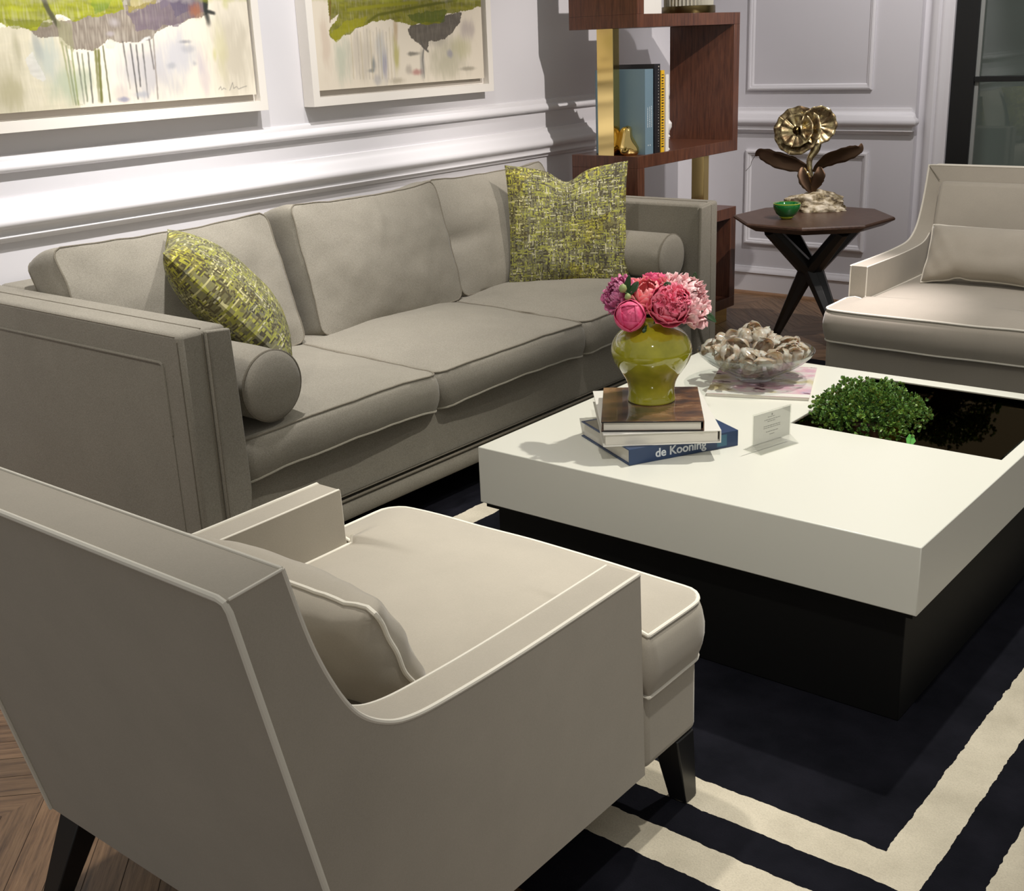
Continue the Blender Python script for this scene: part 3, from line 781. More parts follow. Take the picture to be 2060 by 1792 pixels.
# ================================================================== FRAMED PAINTINGS
def smooth01(x): x = max(0, min(1, x)); return x*x*(3-2*x)
class Canvas:
    def __init__(s, y0, y1, z0, z1, zs, bg):
        s.y0, s.y1, s.z0, s.z1 = y0, y1, z0, z1
        s.nu = 420; s.nv = int(420*(zs-z0)/(y1-y0)); s.zs = zs
        s.c = [[list(bg) for _ in range(s.nv+1)] for _ in range(s.nu+1)]
    def uv(s, px, py):
        p = at('X', -.672, px, py)
        return (p.y-s.y0)/(s.y1-s.y0)*s.nu, (p.z-s.z0)/(s.zs-s.z0)*s.nv
    def put(s, i, j, col, a):
        col = [q*.66 for q in col]
        if 0 <= i <= s.nu and 0 <= j <= s.nv and a > 0:
            q = s.c[i][j]; a = min(1, a)
            for k in range(3): q[k] += (col[k]-q[k])*a
    def poly(s, pts, col, a=1, rag=5, seed=0, streak=.15, var=.12):
        P = [s.uv(*p) for p in pts]
        xs = [p[0] for p in P]; ys = [p[1] for p in P]
        for i in range(max(0, int(min(xs))-8), min(s.nu, int(max(xs))+8)+1):
            for j in range(max(0, int(min(ys))-8), min(s.nv, int(max(ys))+8)+1):
                x = i+rag*noise.noise(Vector((i*.05, j*.05, seed)))+rag*.22*noise.noise(Vector((i*.3, j*.3, seed+5)))
                y = j+rag*noise.noise(Vector((i*.05, j*.05, seed+9)))+rag*.22*noise.noise(Vector((i*.3, j*.3, seed+3)))
                ins = False; m = len(P); k = m-1; dm = 1e9
                for l in range(m):
                    (x1, y1), (x2, y2) = P[l], P[k]
                    if (y1 > y) != (y2 > y) and x < (x2-x1)*(y-y1)/(y2-y1)+x1: ins = not ins
                    k = l
                if ins:
                    n = noise.noise(Vector((i*.03, j*.15, seed+20)))+.6*noise.noise(Vector((i*.09+j*.05, j*.3, seed+40)))
                    cc = [c*(1+var*1.2*n) for c in col]
                    s.put(i, j, cc, a*(1-streak*abs(noise.noise(Vector((i*.25, j*.04, seed+30))))*3))
    def line(s, pts, w, col, a=1, seed=0, fade=False):
        P = [s.uv(*p) for p in pts]; tot = len(P)-1
        for k in range(tot):
            (x1, y1), (x2, y2) = P[k], P[k+1]; L = max(1, int(math.hypot(x2-x1, y2-y1)*2))
            for t_ in range(L):
                f = t_/L; x = x1+(x2-x1)*f+.6*noise.noise(Vector((t_*.05, seed, k))); y = y1+(y2-y1)*f
                aa = a*(1-.75*(k+f)/tot) if fade else a
                W_ = w*(1+.3*noise.noise(Vector((t_*.1, seed, 1))))
                r = int(W_+1.5)
                for di in range(-r, r+1):
                    for dj in range(-r, r+1):
                        dd = math.hypot(x-int(x)-di, y-int(y)-dj)
                        s.put(int(x)+di, int(y)+dj, col, aa*.6*max(0, 1-dd/(W_+.6)))
    def wash(s, px, py, rx, ry, col, a, seed=0):
        cx_, cy_ = s.uv(px, py); ex, _ = s.uv(px+rx, py); _, ey = s.uv(px, py-ry)
        rx, ry = abs(ex-cx_), abs(ey-cy_)
        for i in range(int(cx_-1.5*rx), int(cx_+1.5*rx)+1):
            for j in range(int(cy_-1.5*ry), int(cy_+1.5*ry)+1):
                d_ = math.hypot((i-cx_)/max(rx, .1), (j-cy_)/max(ry, .1))
                d_ += .35*noise.noise(Vector((i*.07, j*.035, seed)))+.2*noise.noise(Vector((i*.3, j*.06, seed)))
                s.put(i, j, col, a*smooth01(1.2-d_))
    def mesh(s, parent, x):
        me = bpy.data.meshes.new('canvas'); vs = []; cols = []
        for i in range(s.nu+1):
            for j in range(s.nv+1):
                vs.append((x, s.y0+(s.y1-s.y0)*i/s.nu, s.z0+(s.zs-s.z0)*j/s.nv)); cols += [*s.c[i][j], 1]
        n = s.nv+1
        fs = [(i*n+j, (i+1)*n+j, (i+1)*n+j+1, i*n+j+1) for i in range(s.nu) for j in range(s.nv)]
        o_ = len(vs)
        # upper part of the canvas (above the photo) and its sides
        last = [c for c in s.c[s.nu//2][s.nv]]
        ex = [(x, s.y0, s.zs), (x, s.y1, s.zs), (x, s.y1, s.z1), (x, s.y0, s.z1)]
        bk = [(x-.022, s.y0, s.z0), (x-.022, s.y1, s.z0), (x-.022, s.y1, s.z1), (x-.022, s.y0, s.z1)]
        fr = [(x, s.y0, s.z0), (x, s.y1, s.z0)]
        vs += ex+bk+fr
        cols += [*s.c[40][s.nv], 1]*4+[.62, .58, .5, 1]*6
        E, K, Fq = o_, o_+4, o_+8
        fs += [(E, E+1, E+2, E+3), (Fq, K, K+1, Fq+1), (Fq, Fq, K, K)][:2]
        fs += [(Fq, K, K+3, E+3), (Fq+1, E+2, K+2, K+1), (E+3, K+3, K+2, E+2)]
        off = parent.location
        me.from_pydata([Vector(v)-off for v in vs], [], fs)
        ca = me.color_attributes.new('paint', 'FLOAT_COLOR', 'POINT'); ca.data.foreach_set('color', cols)
        m = mat('painted_canvas', (1, 1, 1), .6); t = NT(m)
        a_ = t.add('ShaderNodeAttribute', attribute_name='paint'); 
        geo = t.add('ShaderNodeNewGeometry'); sx = t.add('ShaderNodeSeparateXYZ'); t.link(geo.outputs['Position'], sx.inputs[0])
        up_n = t.noise(t.coords(scale=(1, 1.6, 3)), 1.7, 6)
        up_c = t.ramp(up_n, [(.34, (.62, .58, .50)), (.44, (.30, .27, .25)), (.50, (.40, .42, .03)), (.60, (.28, .33, .02)), (.68, (.66, .62, .52))])
        mr = t.add('ShaderNodeMapRange'); mr.inputs['From Min'].default_value = 1.655; mr.inputs['From Max'].default_value = 1.70
        ns = t.add('ShaderNodeMath', operation='MULTIPLY_ADD'); t.link(t.noise(t.coords(), 14, 3), ns.inputs[0]); ns.inputs[1].default_value = .05; t.link(sx.outputs[2], ns.inputs[2]); t.link(ns.outputs[0], mr.inputs['Value'])
        mr.inputs['From Min'].default_value = 1.69; mr.inputs['From Max'].default_value = 1.725
        t.link(t.mix(mr.outputs[0], a_.outputs['Color'], up_c), t.b.inputs['Base Color'])
        t.bump(t.noise(t.coords(), 180, 4), .15, .001)
        me.materials.append(m)
        o = bpy.data.objects.new('canvas', me); COL.objects.link(o); o.parent = parent; return o
def lin(r, g, b): return tuple(((c/255)/12.92 if c/255 <= .04045 else ((c/255+.055)/1.055)**2.4) for c in (r, g, b))
def framed(y0, y1, z0, z1, cy0, cy1, cz0, label):
    t_ = thing('framed_painting', (XW, (y0+y1)/2, z0), label, 'painting', 'abstract paintings over the sofa')
    xf = -.660; fw = .034
    b = MB()
    # front lip profile extruded as a mitred ring: (inset, x)
    prof = [(0, XW+.001), (0, xf), (fw, xf), (fw, xf-.034), (fw+.004, xf-.036)]
    n = len(prof); vs = []
    for (yy, zz, sy, sz) in ((y0, z0, 1, 1), (y1, z0, -1, 1), (y1, z1, -1, -1), (y0, z1, 1, -1)):
        for i_, x in prof: vs.append((x, yy+sy*i_, zz+sz*i_))
    fs = []
    for k in range(4):
        l = (k+1) % 4
        for i in range(n-1): fs.append((k*n+i, l*n+i, l*n+i+1, k*n+i+1))
    b.add(vs, fs); b.build('frame', M['frame'], t_, world=True, smooth=False)
    MB().box(XW+.001, xf-.036, y0+fw, y1-fw, z0+fw, z1-fw).build('backing', M['tray'], t_, world=True)
    return t_
# left painting
f1 = framed(1.93, 3.056, 1.286, 2.30, 1.97, 3.014, 1.345, 'white framed abstract with purple grey smear and dripping lines, the left one')
c = Canvas(1.975, 3.014, 1.345, 2.25, 1.70, lin(226, 218, 200))
c.poly([(-60, 60), (130, 40), (170, 260), (-60, 300)], lin(206, 200, 160), .5, 10, 1)
c.wash(20, 180, 40, 60, lin(190, 182, 140), .7, 1); c.wash(35, 100, 12, 50, lin(170, 165, 130), .5, 2)
c.wash(95, 120, 35, 60, lin(205, 214, 205), .8, 3); c.wash(150, 170, 60, 45, lin(196, 208, 180), .8, 4)
c.wash(75, 90, 12, 45, lin(160, 168, 172), .5, 5); c.poly([(52, 120), (64, 100), (92, 160), (85, 165), (60, 150)], lin(240, 238, 230), .9, 3, 6)
c.wash(300, 140, 80, 80, lin(214, 210, 212), .9, 7); c.wash(360, 110, 55, 60, lin(224, 222, 226), .9, 8)
c.wash(245, 190, 25, 25, lin(212, 196, 196), .5, 8); c.wash(470, 110, 50, 110, lin(232, 222, 200), .9, 9)
c.wash(445, 100, 14, 80, lin(232, 226, 160), .45, 10); c.wash(412, 150, 15, 60, lin(218, 200, 212), .5, 11)
c.poly([(50, 55), (130, 40), (230, 20), (330, 0), (420, -20), (418, 30), (340, 52), (300, 80), (262, 88), (215, 80), (190, 108), (150, 100), (118, 75), (70, 70)], lin(140, 126, 112), .95, 5, 12)
c.poly([(255, 30), (330, -10), (415, -10), (412, 25), (370, 45), (310, 60), (275, 60)], lin(128, 112, 128), .8, 6, 13)
c.poly([(340, -10), (390, -12), (395, 20), (350, 38)], lin(106, 96, 122), .7, 6, 14)
c.wash(392, 22, 14, 18, lin(190, 120, 80), .8, 15); c.wash(230, 45, 14, 14, lin(205, 196, 196), .8, 16); c.wash(222, 68, 10, 6, lin(200, 190, 190), .8, 17)
c.poly([(-40, -40), (250, -40), (252, 20), (200, 30), (150, 40), (110, 35), (80, 55), (40, 58), (12, 52), (0, 40), (-30, 42)], lin(168, 172, 24), 1, 6, 18, .1, .35)
c.poly([(5, 42), (60, 40), (100, 30), (105, 46), (60, 58), (20, 56)], lin(132, 138, 22), .7, 5, 19)
c.poly([(190, -20), (225, -20), (215, 18), (190, 28), (185, 10)], lin(112, 150, 40), .6, 5, 20)
c.poly([(250, -30), (320, -30), (315, 10), (255, 25)], lin(176, 160, 70), .8, 6, 21)
c.poly([(240, -30), (262, -30), (262, 12), (246, 14)], lin(112, 108, 96), .7, 5, 22)
c.poly([(322, -30), (415, -30), (405, -8), (340, 5), (325, 20)], lin(130, 118, 138), .6, 6, 22)
c.line([(84, -10), (96, 18), (108, 38), (118, 52)], 4, lin(92, 90, 60), .8, 23)
c.line([(412, -20), (414, 20), (420, 50)], 5, lin(50, 54, 50), .9, 24, True); c.line([(414, 22), (432, 27)], 3, lin(50, 54, 50), .8, 24)
c.poly([(210, 88), (222, 78), (236, 86), (228, 98), (212, 96)], lin(244, 240, 222), .95, 2, 25)
c.line([(285, 84), (292, 78), (302, 76)], 2, lin(246, 244, 240), .9, 26)
for k, (x, y, x2, y2, cc) in enumerate([(124, 84, 148, 212, (170, 172, 120)), (133, 92, 153, 212, (150, 160, 120)), (143, 95, 158, 212, (160, 170, 110)), (155, 105, 170, 210, (92, 96, 80)), (165, 108, 176, 205, (130, 140, 110)), (177, 105, 187, 208, (80, 86, 76)), (192, 100, 200, 206, (128, 130, 50)), (198, 100, 205, 206, (120, 122, 40)), (207, 92, 222, 206, (90, 96, 40)), (247, 84, 262, 180, (88, 84, 80)), (262, 88, 278, 200, (92, 88, 86)), (274, 90, 283, 175, (92, 88, 86)), (286, 88, 298, 198, (80, 78, 76)), (300, 78, 310, 140, (120, 112, 110)), (308, 72, 318, 200, (170, 160, 150))]):
    c.line([(x, y), ((x+x2)/2, (y+y2)/2), (x2, y2)], 1.3 if k not in (6, 7) else 2.4, lin(*cc), .8, k+30, k % 3 == 0)
for k in range(9):
    c.line([(115+k*3.5, 40+k), (122+k*3.2, 88+k*2)], 1, lin(176, 174, 130), .5, k+60)
c.wash(372, 84, 14, 5, lin(160, 160, 168), .8, 27); c.wash(380, 98, 18, 10, lin(190, 190, 198), .6, 28); c.wash(345, 132, 10, 8, lin(180, 182, 190), .6, 29); c.wash(392, 128, 6, 8, lin(176, 178, 188), .6, 30)
c.wash(250, 200, 16, 6, lin(140, 145, 178), .7, 31); c.wash(285, 190, 18, 8, lin(178, 182, 196), .6, 32)
c.wash(432, 110, 5, 18, lin(226, 222, 120), .5, 33); c.wash(515, 145, 4, 10, lin(224, 220, 110), .6, 34); c.wash(452, 8, 8, 16, lin(226, 224, 130), .5, 35)
c.line([(440, 180), (444, 174), (446, 181), (450, 177), (455, 180)], .5, lin(150, 146, 138), .8, 70)
c.line([(462, 182), (468, 166), (470, 178), (476, 174), (480, 179), (490, 175), (497, 173)], .5, lin(150, 146, 138), .8, 71)
c.mesh(f1, -.672)
# right painting
f2 = framed(3.288, 4.398, 1.281, 2.30, 3.327, 4.340, 1.340, 'white framed abstract with a chartreuse sweep above a dark grey blot')
c = Canvas(3.330, 4.345, 1.340, 2.25, 1.70, lin(218, 208, 190))
for k, (x, y, rx, ry, cc, a) in enumerate([(690, 120, 20, 60, (204, 212, 190), .7), (655, 90, 12, 70, (226, 200, 178), .5), (730, 110, 35, 60, (214, 204, 186), .6), (768, 110, 12, 60, (196, 200, 204), .6), (752, 130, 6, 22, (140, 148, 150), .8), (747, 142, 9, 5, (130, 138, 142), .7), (775, 135, 6, 40, (166, 164, 190), .7), (760, 160, 10, 14, (170, 172, 184), .5), (797, 110, 8, 45, (206, 198, 110), .8), (796, 60, 6, 30, (208, 176, 128), .7), (832, 108, 16, 5, (120, 116, 106), .8), (838, 145, 14, 8, (206, 140, 132), .8), (822, 140, 8, 12, (160, 150, 140), .5), (850, 130, 6, 35, (150, 150, 150), .6), (900, 120, 45, 50, (206, 200, 172), .8), (930, 95, 25, 28, (200, 196, 140), .5), (905, 108, 8, 10, (168, 166, 180), .7), (940, 60, 18, 28, (186, 172, 172), .6), (940, 138, 20, 5, (168, 160, 140), .7), (880, 80, 30, 20, (204, 196, 180), .7), (800, 162, 18, 8, (188, 176, 150), .6)]):
    c.wash(x, y, rx, ry, lin(*cc), a, k+100)
for k in range(14): c.line([(705+k*6.5, 55+3*(k % 4)), (712+k*6.4, 160)], 1, lin(*[(214, 196, 150), (226, 214, 200), (190, 178, 160)][k % 3]), .35, 140+k)
c.poly([(822, 55), (870, 40), (928, 22), (926, 45), (905, 70), (880, 82), (862, 86), (858, 100), (850, 96), (842, 82), (826, 78)], lin(112, 104, 94), 1, 6, 160, .05)
c.line([(846, 82), (852, 96), (862, 104)], 2, lin(110, 104, 96), .9, 161); c.line([(852, 100), (850, 120), (854, 158)], 2.2, lin(140, 136, 130), .7, 162, True)
c.poly([(652, -40), (985, -40), (968, 10), (945, 20), (900, 28), (880, 50), (830, 50), (790, 42), (750, 44), (720, 58), (690, 72), (672, 86), (664, 70), (668, 50), (680, 30), (664, 40), (660, 10)], lin(142, 140, 30), 1, 6, 163, .08, .3)
c.poly([(664, 70), (700, 40), (740, 34), (730, 50), (700, 66), (675, 84)], lin(176, 172, 24), .8, 4, 164)
c.poly([(820, 30), (900, 18), (895, 42), (860, 46), (830, 44)], lin(92, 108, 30), .8, 5, 165)
c.line([(740, 44), (760, 30), (800, 22), (850, 12), (920, 0)], 2.5, lin(110, 112, 26), .6, 166); c.line([(700, 20), (760, 12), (840, 4)], 3, lin(168, 166, 40), .6, 167)
c.line([(664, 0), (664, 30), (664, 46)], 1.5, lin(130, 90, 40), .6, 168)
c.mesh(f2, -.672)

# ================================================================== BOOKCASE
BX0, BX1 = -.500, -.120
bc = thing('bookcase', (-.30, 5.25, 0), 'zigzag walnut bookcase with brass posts beyond the far end of the sofa', 'bookcase')
def bb(name, x0, x1, y0, y1, z0, z1, m='walnut', bev=.0015): return MB().box(x0, x1, y0, y1, z0, z1).build(name, M[m], bc, world=True, bevel=bev, seg=2)
bb('shelf', BX0, BX1, 4.775, 5.731, 1.531, 1.588)
bb('side_panel', BX0, BX1, 4.775, 4.832, 1.588, 2.15)
bb('side_panel', BX0, BX1, 5.674, 5.731, .905, 1.531)
bb('shelf', BX0, BX1, 4.775, 5.674, .905, .962)
bb('side_panel', BX0, BX1, 4.775, 4.832, .556, .905)
bb('shelf', BX0, BX1, 4.775, 5.731, .556, .614)
bb('side_panel', BX0, BX1, 5.674, 5.731, .130, .556)
bb('shelf', BX0, BX1, 4.775, 5.731, .075, .130)
bb('brass_plinth', BX0+.02, BX1-.012, 4.80, 5.672, 0, .075, 'brass')
bb('shelf', BX0, BX1, 4.775, 5.731, 2.15, 2.2)
bb('brass_post', -.345, -.255, 4.777, 4.828, .962, 1.531, 'brass', .001)
bb('brass_post', -.330, -.255, 5.620, 5.671, .614, .905, 'brass', .001)
bb('brass_post', -.330, -.255, 5.40, 5.45, 1.588, 2.15, 'brass', .001)
# books on the middle shelf
def standing_book(name, y0, y1, x0, x1, h, m, label, z=.962, marks=None):
    t_ = thing(name, ((x0+x1)/2, (y0+y1)/2, z), label, 'book', 'upright books on the bookcase shelf')
    MB().box(x0+.004, x1-.004, y0+.003, y1-.003, z+.002, z+h-.004).build('pages', M['paper'], t_, world=True)
    b = MB(); b.box(x0, x1, y0, y0+.003, z, z+h); b.box(x0, x1, y1-.003, y1, z, z+h); b.box(x1-.003, x1, y0+.003, y1-.003, z, z+h)
    b.build('cover', m, t_, world=True)
    if marks: 
        b = MB(); marks(b); b.build('spine_lettering', marks.m, t_, world=True)
    return t_
def mk_blue(b):
    r = random.Random(2)
    for i, yy in enumerate((4.888, 4.906, 4.922)):
        z = 1.085
        while z < 1.175:
            l = .003+.004*r.random(); b.box(-.1395, -.1388, yy, yy+.0035, z, z+l); z += l+.0025
    for yy in (4.892, 4.91): b.box(-.1395, -.1388, yy, yy+.004, 1.0, 1.006)
mk_blue.m = mat('spine_white_marks', (.75, .78, .8), .6)
standing_book('blue_book', 4.868, 4.938, -.42, -.1395, .385, mat('slate_blue_cover', (.16, .25, .31), .5), 'thick slate blue book, first behind the brass post', marks=mk_blue)
def mk_black(b):
    r = random.Random(4); z = .99
    while z < 1.35:
        l = .003+.005*r.random(); b.box(-.1345, -.1338, 4.975, 4.978, z, z+l); z += l+.008
    b.box(-.1345, -.1338, 4.975, 4.982, 1.352, 1.358)
mk_black.m = mat('spine_grey_marks', (.5, .47, .4), .6)
standing_book('black_book', 4.942, 4.992, -.42, -.1345, .405, mat('black_cover', (.008, .008, .012), .4), 'tall black book between the slate blue and the yellow books', marks=mk_black)
def mk_yellow(b):
    r = random.Random(6); z = .985
    while z < 1.32:
        l = .006+.005*r.random(); b.box(-.1325, -.1318, 5.002, 5.016+.006*r.random(), z, z+l*.6); z += l+.004
mk_yellow.m = mat('spine_black_marks', (.01, .01, .01), .6)
standing_book('yellow_book', 4.997, 5.027, -.40, -.1325, .375, mat('yellow_cover', (.80, .47, .02), .4), 'yellow spined book with black lettering, between black and white books', marks=mk_yellow)
standing_book('white_book', 5.040, 5.068, -.38, -.1335, .355, M['white_cover'], 'thin white book at the right end of the shelf row')
# white ornament behind the books
o = MB()
pr = [(0, 0), (.03, 0), (.024, .01), (.014, .03), (.016, .05), (.030, .062), (.026, .072), (.018, .078), (.03, .09), (.042, .105), (.044, .125), (.030, .14), (.018, .15), (.02, .165), (0, .17)]
o.lathe([(r*.8, z) for r, z in pr], (-.19, 5.125, .962), 20)
for v in o.v:
    k = noise.noise(v*40)*.006; v.x += k; v.y += k
tag(o.build('white_coral_ornament', mat('white_plaster', (.8, .78, .76), .5)), 'small lumpy white ornament beside the thin white book', 'ornament')
# gold knob sculpture
g_ = MB()
g_.lathe([(0, 0), (.030, 0), (.042, .012), (.047, .035), (.044, .06), (.036, .085), (.034, .10), (.030, .118), (.020, .13), (0, .136)], (0, 0, 0), 40)
for v in g_.v:
    z = v.z; a = math.atan2(v.y, v.x); k = 1+.12*math.sin(a*2+z*30)+.10*math.sin(a*3-z*22)
    v.x *= k; v.y *= k; v.x -= .02*math.sin(z*20)
for v in g_.v: v += Vector((-.205, 4.832, .962))
M['shiny_gold'] = mat('mirror_gold', (.83, .62, .24), .06, 1)
tag(g_.build('gold_figurine', M['shiny_gold'], angle=180), 'small shiny gold lump figurine at the foot of the brass post', 'figurine')
# white box and ribbed bowl on the upper shelf
wa, wb_ = at('X', -.16, 1290, 26), at('X', -.16, 1331, 26)
b = MB().box(-.30, -.16, wa.y, wb_.y, 1.588, 1.80); tag(b.build('white_box', M['white_cover'], bevel=.002), 'white upright box on the upper bookcase shelf', 'box')
rb = thing('ribbed_glass_vase', (-.25, at('X', -.25, 1385, 24).y, 1.588), 'ribbed glass vase in a bronze band on the upper bookcase shelf', 'vase')
MB().lathe([(0, .004), (.121, .004), (.123, 0), (.130, 0), (.132, .004), (.132, .034), (.128, .036), (.123, .036), (.123, .008), (0, .008)], (0, 0, 0), 56).build('bronze_band', mat('bronze_band', (.16, .12, .05), .3, 1), rb)
b = MB(); seg = 160; vs = []
for k in range(seg):
    th = 2*PI*k/seg; r = .117+.005*math.cos(k*PI/2)
    for z in (.036, .20): vs.append((r*math.cos(th), r*math.sin(th), z))
b.add(vs, [(2*k, 2*((k+1) % seg), 2*((k+1) % seg)+1, 2*k+1) for k in range(seg)])
b.build('ribbed_glass', mat('ribbed_glass_m', (.62, .60, .50), .12, 0, Transmission_Weight=.45), rb)

# ================================================================== END TABLE
ex, ey, ez = .447, 5.456, .630
et = thing('octagonal_end_table', (ex, ey, 0), 'octagonal dark walnut side table on black branching legs by the back wall', 'table')
R8 = .386; a0 = .3166
def octo(r, z): return [Vector((r*math.cos(a0+k*PI/4), r*math.sin(a0+k*PI/4), z)) for k in range(8)]
b = MB(); vs = octo(R8-.006, ez)+octo(R8, ez-.006)+octo(R8, ez-.014)+octo(R8-.055, ez-.042)
fs = [tuple(range(8)), tuple(range(31, 23, -1))]
for l in range(3):
    for k in range(8): fs.append((l*8+k, l*8+(k+1) % 8, (l+1)*8+(k+1) % 8, (l+1)*8+k))
b.add(vs, fs); b.build('table_top', M['walnut_top'], et, smooth=False)
def limb(p, q, w0, w1, d0, d1):
    """tapered flattened octagonal bar from p to q"""
    p, q = Vector(p), Vector(q); d = (q-p).normalized(); s_ = d.cross(Vector((0, 0, 1)))
    s_ = s_.normalized() if s_.length > .01 else Vector((1, 0, 0)); n = d.cross(s_)
    vs = []
    for c_, w, dd in ((p, w0, d0), (q, w1, d1)):
        for k in range(8):
            a = PI/8+k*PI/4; vs.append(c_+s_*w*math.cos(a)+n*dd*math.sin(a))
    return vs, [tuple(range(8)), tuple(range(15, 7, -1))]+[(k, (k+1) % 8, 8+(k+1) % 8, 8+k) for k in range(8)]
hub = Vector((.0, .0, .375))
ups = [at('Z', .60, 1545, 466), at('Z', .60, 1592, 464), at('Z', .60, 1697, 466)]
ups = [Vector((u.x-ex, u.y-ey, .589)) for u in ups]
u3 = Vector((.16, .22, .589)); ups.append(u3); ups[1] = Vector((-.20, .10, .589)); ups[0] = Vector((-.105, -.235, .589)); ups[2] = Vector((.215, -.13, .589))
feet = [Vector((.237-ex+.01, .045, 0)), Vector((.23, -.08, 0)), Vector((.06, .25, 0))]
for i, u in enumerate(ups): MB().add(*limb(hub-Vector((0, 0, .02)), u, .056, .040, .042, .034)).build('upper_arm', M['black_wood'], et, bevel=.002, angle=30)
for i, f in enumerate(feet): MB().add(*limb(hub+Vector((0, 0, .02)), f, .062, .024, .044, .020)).build('leg', M['black_wood'], et, bevel=.002, angle=30)
MB().lathe([(0, -.055), (.03, -.055), (.052, -.02), (.052, .02), (.03, .05), (0, .05)], hub, 8).build('hub', M['black_wood'], et)

# green glass bowl
gb = thing('green_glass_bowl', (at('Z', ez, 1582, 440).x, at('Z', ez, 1582, 440).y, ez), 'small green and yellow glass bowl on the octagonal side table', 'bowl')
MB().lathe([(0, .0), (.022, .0), (.030, .005), (.036, .010), (.033, .013), (0, .013)], (0, 0, 0), 40).build('foot', mat('yellow_green_glass', (.50, .58, .05), .04), gb)
MB().lathe([(.033, .012), (.050, .026), (.0625, .050), (.066, .068), (.062, .075), (.055, .071), (.045, .044), (.028, .026), (0, .020)], (0, 0, 0), 48).build('bowl', mat('emerald_glass', (.006, .13, .025), .03, 0, Coat_Weight=.6), gb, angle=180)
MB().tube([(.0635*math.cos(a*PI/20), .0635*math.sin(a*PI/20), .0735) for a in range(40)], .0022, 6, closed=True).build('rim', mat('yellow_green_rim', (.34, .44, .05), .05), gb)

# rock with gold flower
def rock(name, c, sx, sy, sz, m, label, seed=1, rot=0):
    bm = bmesh.new(); bmesh.ops.create_icosphere(bm, subdivisions=5, radius=1)
    for v in bm.verts:
        p = v.co.copy(); n1 = noise.noise(p*1.6+Vector((seed, 0, 0))); n2 = noise.noise(p*4+Vector((0, seed, 0))); n3 = noise.noise(p*10)
        k = 1+.30*n1+.14*n2+.04*n3
        v.co = Vector((p.x*sx*k, p.y*sy*k, max(-.45, p.z*k)*sz))
    bmesh.ops.rotate(bm, verts=bm.verts, cent=(0, 0, 0), matrix=Matrix.Rotation(rot, 3, 'Z'))
    zmin = min(v.co.z for v in bm.verts)
    for v in bm.verts: v.co.z -= zmin
    me = bpy.data.meshes.new(name); bm.to_mesh(me); bm.free(); me.materials.append(m)
    me.shade_smooth(); me.set_sharp_from_angle(angle=math.radians(28))
    o = bpy.data.objects.new(name, me); COL.objects.link(o); o.location = c
    return o
M['quartz'] = mat('rough_quartz', (.6, .52, .38), .55); t = NT(M['quartz'])
n = t.noise(t.coords(), 22, 6)
t.link(t.ramp(n, [(.36, (.08, .055, .025)), (.45, (.28, .22, .12)), (.54, (.56, .48, .34)), (.7, (.74, .67, .54))]), t.b.inputs['Base Color']); t.bump(n, .8, .01)
fl = thing('gold_flower_sculpture', (.37, 5.63, ez), 'gilded metal flower sculpture on a rough quartz rock', 'sculpture')
rk = rock('rock_base', (0, 0, 0), .155, .080, .064, M['quartz'], '', 3, .42); rk.parent = fl
def sp(x, y, yy=5.63):   # photo point on the sculpture's own vertical plane
    p = at('Y', yy, x, y); return p-fl.location
# petals discs: dished, scalloped, radially cut
def disc(c, r, nrm, dish, cuts, seed, m, name='petal_disc', th=.0015):
    b = MB(); nrm = Vector(nrm).normalized(); u = nrm.orthogonal().normalized(); w = nrm.cross(u)
    nr, na = 7, cuts*8
    def f(a, q):
        A = 2*PI*a; rr = r*(.05+.95*q)*(1+.014*math.sin(A*cuts)*q+.04*noise.noise(Vector((math.cos(A)*2, math.sin(A)*2, seed)))*q)
        h = dish*q*q+.0022*math.sin(A*cuts+seed)*q+.003*noise.noise(Vector((math.cos(A)*3, math.sin(A)*3, seed+q*3)))
        return Vector(c)+u*rr*math.cos(A)+w*rr*math.sin(A)+nrm*h
    b.grid(f, na, nr); o = b.build(name, m, fl, weld=.0001, angle=180)
    s_ = o.modifiers.new('s', 'SOLIDIFY'); s_.thickness = th
    rib = MB()
    for k in range(cuts):
        rib.tube([f(k/cuts+.01, q/5)+nrm*.001 for q in range(1, 6)], .0011, 4)
    rib.build('petal_ribs', M['gold'], o)
    return o
look = (CAM-Vector((.37, 5.63, 1.0))).normalized()
nA = Vector((look.x-.25, look.y, look.z+.15))
cA = sp(1606, 264); 
disc(cA, .118, nA, .020, 13, 1, M['gold'])
disc(cA+nA.normalized()*.020, .084, nA, .018, 12, 4, M['gold'])
disc(sp(1643, 252)-look*.04, .092, Vector((look.x+.35, look.y+.1, .1)), .03, 13, 7, M['gold'])
ctr = MB(); ctr.lathe([(0, 0), (.018, 0), (.020, .01), (.012, .02), (0, .024)], cA+nA.normalized()*.026, 16, nA.to_track_quat('Z', 'Y').to_matrix().to_4x4())
ctr.build('flower_centre', mat('dark_gold_centre', (.12, .08, .03), .2, 1), fl)
st_ = [sp(1640, 270)-look*.05, sp(1640, 300)-look*.03, sp(1628, 325)-look*.0, sp(1634, 372), Vector((.0, 0, .05))]
MB().tube(spline(st_, 6), [.022-.0006*i+.010*math.exp(-((i-3)/4)**2) for i in range(25)], 12).build('stem', M['gold'], fl, angle=180)
